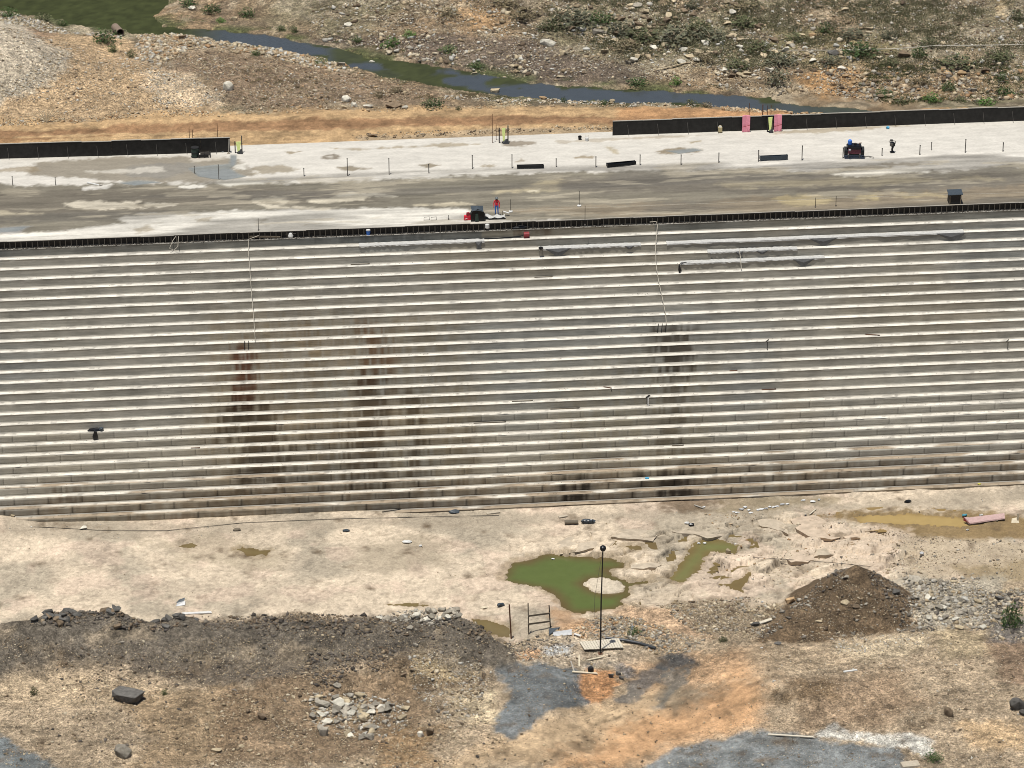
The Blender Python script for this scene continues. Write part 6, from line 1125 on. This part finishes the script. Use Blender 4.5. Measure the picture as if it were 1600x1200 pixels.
p = G(880, 992); o = empty('roof_sheet', p, 'bent white and dark metal sheet lying behind the gravel', 'sheet'); MB().add([(-.9, -.15, .08), (.7, -.05, .2), (.75, .2, .32), (-.8, .12, .2), (-.8, -.3, 0), (.7, -.25, .05)], [(0, 1, 2, 3), (0, 4, 5, 1)]).build('sheet', 'zinc', o); MB().add([(-1.2, -.1, .05), (-.2, .4, .45), (-1.1, .6, .3), (-1.2, .3, .0), (-.3, .6, .1)], [(0, 1, 2), (0, 2, 3), (1, 4, 2)]).build('torn_edge', 'tarp', o); MB().bar((.9, -.2, .1), (1.4, -.5, .05), .2, .04).build('strip', 'white', o)
for x0, y0, x1, y1, w, mat, l in ((894, 1051, 933, 1054, .2, 'palewood', 'pale plank lying at the edge of the blue gravel'), (905, 1025, 905, 1042, .12, 'palewood', 'short pale plank pointing away from the gravel edge'), (916, 1033, 943, 1028, .12, 'palewood', 'thin pale plank behind the small black drum'), (892, 1035, 897, 1050, .1, 'rail', 'short bent strip on the blue gravel'), (1200, 1149, 1271, 1153, .18, 'wood', 'long pale board at the edge of the lower gravel'), (1318, 1050, 1339, 1049, .18, 'white', 'short white board on the right slope'), (1187, 975, 1206, 968, .35, 'wood', 'pale log left of the brown heap'), (1020, 112, 1075, 100, .15, 'twig', 'pale dead stick on the far bank'), (285, 961, 330, 957, .3, 'white', 'white sheet edge behind the left berm'), (597, 801, 640, 795, .05, 'dark', 'thin dark rod on the ground at the foot of the dam'), (1085, 790, 1100, 795, .12, 'rail', 'white stick near the seep at the foot of the dam'), (1265, 806, 1275, 795, .1, 'wood', 'small pale stick near the brown pool'), (873, 809, 886, 807, .3, 'concrete_block', 'short cream concrete post lying near the dam'), (760, 803, 781, 801, .35, 'concrete_block', 'flat pale slab scrap at the foot of the dam')):
    a = G(x0, y0); b = G(x1, y1); o = empty('plank' if 'stick' not in l and 'rod' not in l else 'stick', a, l, 'plank' if 'stick' not in l and 'rod' not in l else 'stick'); e = b-a; n_ = e.normalized()
    MB().bar((0, 0, .08), (e.x, e.y, e.z+.1), w, min(w, .07)).build('board', mat, o); MB().bar(e*.98+Vector((0, 0, .05)), e*1.02+Vector((0, 0, .05)), w*.7, min(w*.7, .05)).build('broken_end', mat, o)
p = G(923, 1051); o = empty('drum', p, 'small black drum beside the pale plank', 'drum'); MB().lathe((0, 0, 0), [(.22, 0), (.25, .1), (.25, .3), (.22, .42)], 12).build('body', 'blacktarp', o); MB().lathe((0, 0, .42), [(.2, 0), (.18, .03)], 12).build('lid', 'dark', o)
p = G(905, 818); o = empty('trash_heap', p, 'dark speckled sack beside a log on the pale ground near the dam', 'sack'); V, F = hull(101, 30, (1.2, .5, .5)); MB().add(V*np.array([.62, .5, .5])+np.array([.75, 0, .2]), F.tolist()).build('sack', 'tarp', o); MB().tube([(-1.3, 0, .2), (-.1, -.05, .2)], [.22, .2], 9).build('log', 'greywood', o)
for i in range(7): MB().box((.35+.14*i, -.2+.08*(i % 3), .32+.03*(i % 2)), (.1, .1, .06), i).build('scrap', 'white' if i % 2 else 'blacktarp', o)
p = G(1540, 815); o = empty('painted_panel', p, 'long pinkish white panel lying in the muddy pool', 'panel', None, .08); MB().add([(-1.7, -.35, .1), (1.7, -.2, .25), (1.8, .3, .45), (-1.4, .25, .35), (-2.0, .25, .45), (-1.65, -.38, .0), (1.7, -.25, .15)], [(0, 1, 2, 3), (4, 0, 3), (5, 6, 1, 0), (4, 5, 0)]).build('face', 'sheetpink', o); MB().add([(-2.0, .2, .1), (-2.0, .25, .5), (-1.6, -.4, .05), (-1.62, -.42, .15)], [(0, 2, 3, 1)]).build('bent_end', 'darkred', o)
p = G(1590, 816); o = empty('broken_pallet', p, 'broken white board standing at the right edge of the muddy pool', 'board'); MB().bar((0, 0, 0), (-.02, 0, .9), .16, .05).build('upright', 'palewood', o); MB().add([(-.6, -.15, .02), (.1, -.2, .02), (0, .2, .4), (-.5, .2, .3)], [(0, 1, 2, 3)]).build('panel', 'palewood', o); MB().bar((-2.2, .6, .15), (-1.7, .3, .1), .3, .06).build('scrap', 'greywood', o)
p = G(1422, 1197); o = empty('concrete_slab', p, 'pale concrete slab cut by the lower edge of the picture', 'slab'); MB().box((0, 0, .12), (1.45, .8, .26), .08, .95).build('top', 'concrete_block', o); MB().box((-.1, -.1, -.05), (1.2, .7, .15), .05).build('base', 'greywood', o)
p = G(282, 946); o = empty('sheet_scrap', p, 'bent grey sheet metal scrap on the pale rock', 'scrap'); MB().add([(-.4, -.2, 0), (.4, -.15, .05), (.42, .2, .28), (-.2, .25, .2)], [(0, 1, 2, 3)]).build('plate', 'zinc', o); MB().add([(-.4, .1, .12), (.35, .2, .3), (.4, .45, .45), (-.1, .4, .3)], [(0, 1, 2, 3)]).build('flap', 'tarp', o)
for px, py, w, h, mat, l in ((783, 947, 15, 9, 'tarp', 'black folded sheet right of a pale scrap behind the berm'), (757, 949, 13, 5, 'palewood', 'curved pale scrap left of the black folded sheet'), (541, 830, 13, 5, 'tarp', 'small dark rag on the pale rock'), (636, 848, 16, 6, 'white', 'white paper scrap on the pale rock'), (657, 854, 6, 5, 'white', 'round white scrap right of the paper on the pale rock'), (709, 801, 20, 7, 'tarp', 'blue-grey bundle at the foot of the dam'), (370, 829, 14, 6, 'greywood', 'grey bundle on the ground left of the puddles'), (1080, 821, 12, 6, 'blacktarp', 'black bag by a white scrap near the rock slabs'), (1073, 819, 9, 6, 'white', 'white scrap left of the black bag'), (1418, 786, 14, 7, 'blacktarp', 'black bundle at the foot of the lowest step'), (1507, 808, 10, 6, 'teal', 'teal bag at the end of the pink panel'), (1533, 806, 8, 5, 'white', 'white bag behind the pink panel'), (1512, 830, 6, 5, 'white', 'white scrap in the mud below the pink panel'), (1440, 868, 8, 10, 'zinc', 'white and black can on the stony floor at right'), (864, 872, 6, 4, 'white', 'white float in the green pond'), (1101, 848, 7, 5, 'white', 'white foam at the head of the olive pool, right of two'), (1092, 848, 6, 4, 'litter', 'white foam at the head of the olive pool, left of two'), (1149, 849, 6, 3, 'white', 'small white foam at the right end of the olive pool'), (1072, 909, 5, 3, 'yellow', 'yellow ball at the low end of the olive pool'), (1530, 755, 6, 3, 'yellow', 'small yellow scrap on the lowest step at right'), (1190, 1013, 5, 3, 'white', 'white scrap at the left foot of the brown heap'), (988, 985, 6, 12, 'zinc', 'white twisted scrap on the rubble by the black pipe'), (1191, 942, 5, 5, 'white', 'small white scrap on the rubble below the pools')):
    p = G(px, py) if py != 755 else ontread(px, py+2); s_ = pxm(p)
    if 840 < py < 915 and 860 < px < 1160: p.z = max(p.z, WATER_DN)
    crumple('scrap', p, w/s_, w/s_*.7, max(h/s_, .1), mat, l, 'litter', px)
for i, (px, py) in enumerate(((1158, 796), (1164, 793), (1170, 797), (1173, 801), (1146, 800), (1152, 802), (1184, 797), (1190, 796), (1197, 795), (1203, 792), (1209, 793), (1214, 792), (1222, 790), (1230, 788), (1255, 783), (1270, 785), (1280, 782), (1100, 792))):
    p = G(px, py); crumple('scrap', p, rr.uniform(.3, .6), rr.uniform(.25, .4), rr.uniform(.12, .25), 'litter' if i % 4 else 'zinc', 'white litter scrap in the line of rubbish along the foot of the dam', 'litter', 300+i)['group'] = 'white litter along the foot of the dam'
# rock slabs lying proud of the floor, with undercut edges
def slab(px, th, label, mat='rock_pale', tilt=0.0):
    q = [G(*c) for c in px]; c = sum(q, Vector())/len(q); m = MB(); n = len(q)
    # ragged outline
    ed = []
    for i in range(n):
        a, b = q[i], q[(i+1) % n]; k = max(1, int((b-a).length/.45))
        for j in range(k): t = j/k; v = a.lerp(b, t); ed.append((v.x+rr.uniform(-.07, .07)-c.x, v.y+rr.uniform(-.07, .07)-c.y))
    n = len(ed); xw = max(abs(e[0]) for e in ed); th *= 1.35; ymx = max(e[1] for e in ed); ymn = min(e[1] for e in ed); tz = [-.06+(th*.72+.04+rr.uniform(-.03, .03))*min(1, max(0, (ymx-e[1])/(ymx-ymn)*1.5))**.8*max(.05, 1-abs(e[0]/xw)**2.5) for e in ed]
    m.v = [(e[0], e[1], z_) for e, z_ in zip(ed, tz)]+[(e[0]*.93, e[1]*.86, -.35) for e in ed]+[(0, 0, th*.6)]
    m.f = [(i, (i+1) % n, 2*n) for i in range(n)]+[(i, i+n, (i+1) % n+n, (i+1) % n) for i in range(n)]
    o = m.build('rock_slab', mat); o.location = c; return tag(o, label, 'rock slab')
MT['slabrock'] = mat_plain('slab_rock', A(212, 194, 168), .95, .22, 1.6, 0, .12, .5); MT['slabpink'] = mat_plain('slab_pink', A(226, 202, 174), .95, .2, 1.6, 0, .1, .5)
for px, th, l, mt, tl in (
 ([(922, 830), (955, 826), (1015, 828), (1028, 833), (1020, 846), (985, 846), (950, 842), (930, 836)], .38, 'long rock slab with a shaded front edge above the pond', 'slabrock', 1),
 ([(870, 850), (890, 838), (925, 842), (945, 850), (930, 858), (905, 866), (875, 866)], .3, 'broken rock slab at the top edge of the green pond', 'slabrock', 0),
 ([(990, 838), (1010, 836), (1009, 842), (992, 843)], .25, 'small rock slab right of the long one', 'slabrock', 0),
 ([(1050, 830), (1085, 828), (1135, 832), (1128, 840), (1105, 845), (1085, 838), (1060, 834)], .3, 'rock slab with a dark edge at the head of the olive pool', 'slabrock', 0),
 ([(985, 880), (1010, 878), (1033, 882), (1025, 889), (1005, 893), (985, 890)], .25, 'rock slab with a dark notch between the two pools', 'slabrock', 0),
 ([(1225, 852), (1258, 850), (1275, 872), (1262, 880), (1235, 880), (1222, 868)], .4, 'pink-beige rock block with a shaded foot', 'slabpink', 1),
 ([(1183, 812), (1215, 808), (1228, 820), (1232, 834), (1205, 828), (1186, 820)], .3, 'angular rock slab in the broken floor', 'slabrock', 0),
 ([(1235, 812), (1275, 806), (1318, 838), (1300, 846), (1262, 842), (1245, 830)], .32, 'large pink-beige slab of the broken floor', 'slabpink', 0),
 ([(1265, 854), (1295, 850), (1305, 862), (1290, 868), (1270, 866)], .3, 'cracked rock slab right of the pink-beige block', 'slabrock', 0),
 ([(1300, 815), (1330, 822), (1345, 838), (1322, 842), (1308, 832)], .25, 'tilted pink-beige slab by the muddy pool', 'slabpink', 1)):
    slab(px, th, l, mt, tl)
# dead branches, culvert on the near bank upstream
p = G(73, 188); s_ = pxm(p); o = empty('dead_branch', p, 'bleached dead branches fanning out above the orange road', 'branch')
for a, L in ((-1.1, 34), (-.75, 28), (-.5, 30), (-.2, 22), (.15, 26), (.45, 30), (.75, 30), (.3, 20)):
    L = L/s_; MB().tube([(0, 0, .05), (math.sin(a)*L*.5, .2, .25+math.cos(a)*L*.35), (math.sin(a)*L, .5, .15+math.cos(a)*L*.75)], [.06, .045, .02], 5).build('limb', 'twig', o)
p = G(186, 50); o = empty('culvert_pipe', p, 'rusty round culvert pipe end sticking out at the pond edge', 'pipe', None, .3); m = MB()
for (r1, y1) in ((.45, -.5), (.45, 1.5), (.38, 1.5), (.38, -.5)):
    for k in range(14): m.v.append((r1*math.cos(k*.4488), y1, .35+r1*math.sin(k*.4488)))
for j in range(4):
    for k in range(14): a, b = j*14+k, j*14+(k+1) % 14; c_, d_2 = ((j+1) % 4)*14+(k+1) % 14, ((j+1) % 4)*14+k; m.f.append((a, b, c_, d_2))
m.build('barrel', 'culvert', o); MB().lathe((0, 1.2, .0), [(.0, .0), (.36, .02), (.36, .6), (0, .62)], 12).build('silt', 'dark', o)

# wires and a hose on the ground
q = [(-40, 826), (60, 824), (150, 829), (260, 830), (380, 818), (520, 812), (640, 809), (780, 806)]
rope([G(*c)+Vector((0, 0, .05)) for c in q], .022, 'dark', 'ground_wire', 'thin dark wire lying along the ground at the foot of the dam', 'wire')
q = [(1190, 82), (1300, 80), (1400, 79), (1460, 77), (1540, 74), (1660, 71)]
rope([G(*c)+Vector((0, 0, .25)) for c in q], .045, 'rope', 'water_hose', 'pale hose running across the right hillside', 'hose')
q = [(1140, 870), (1200, 874), (1300, 881), (1360, 884)]
rope([G(*c)+Vector((0, 0, .06)) for c in q], .02, 'dark', 'ground_wire', 'thin dark wire crossing the broken rock right of the pools', 'wire')
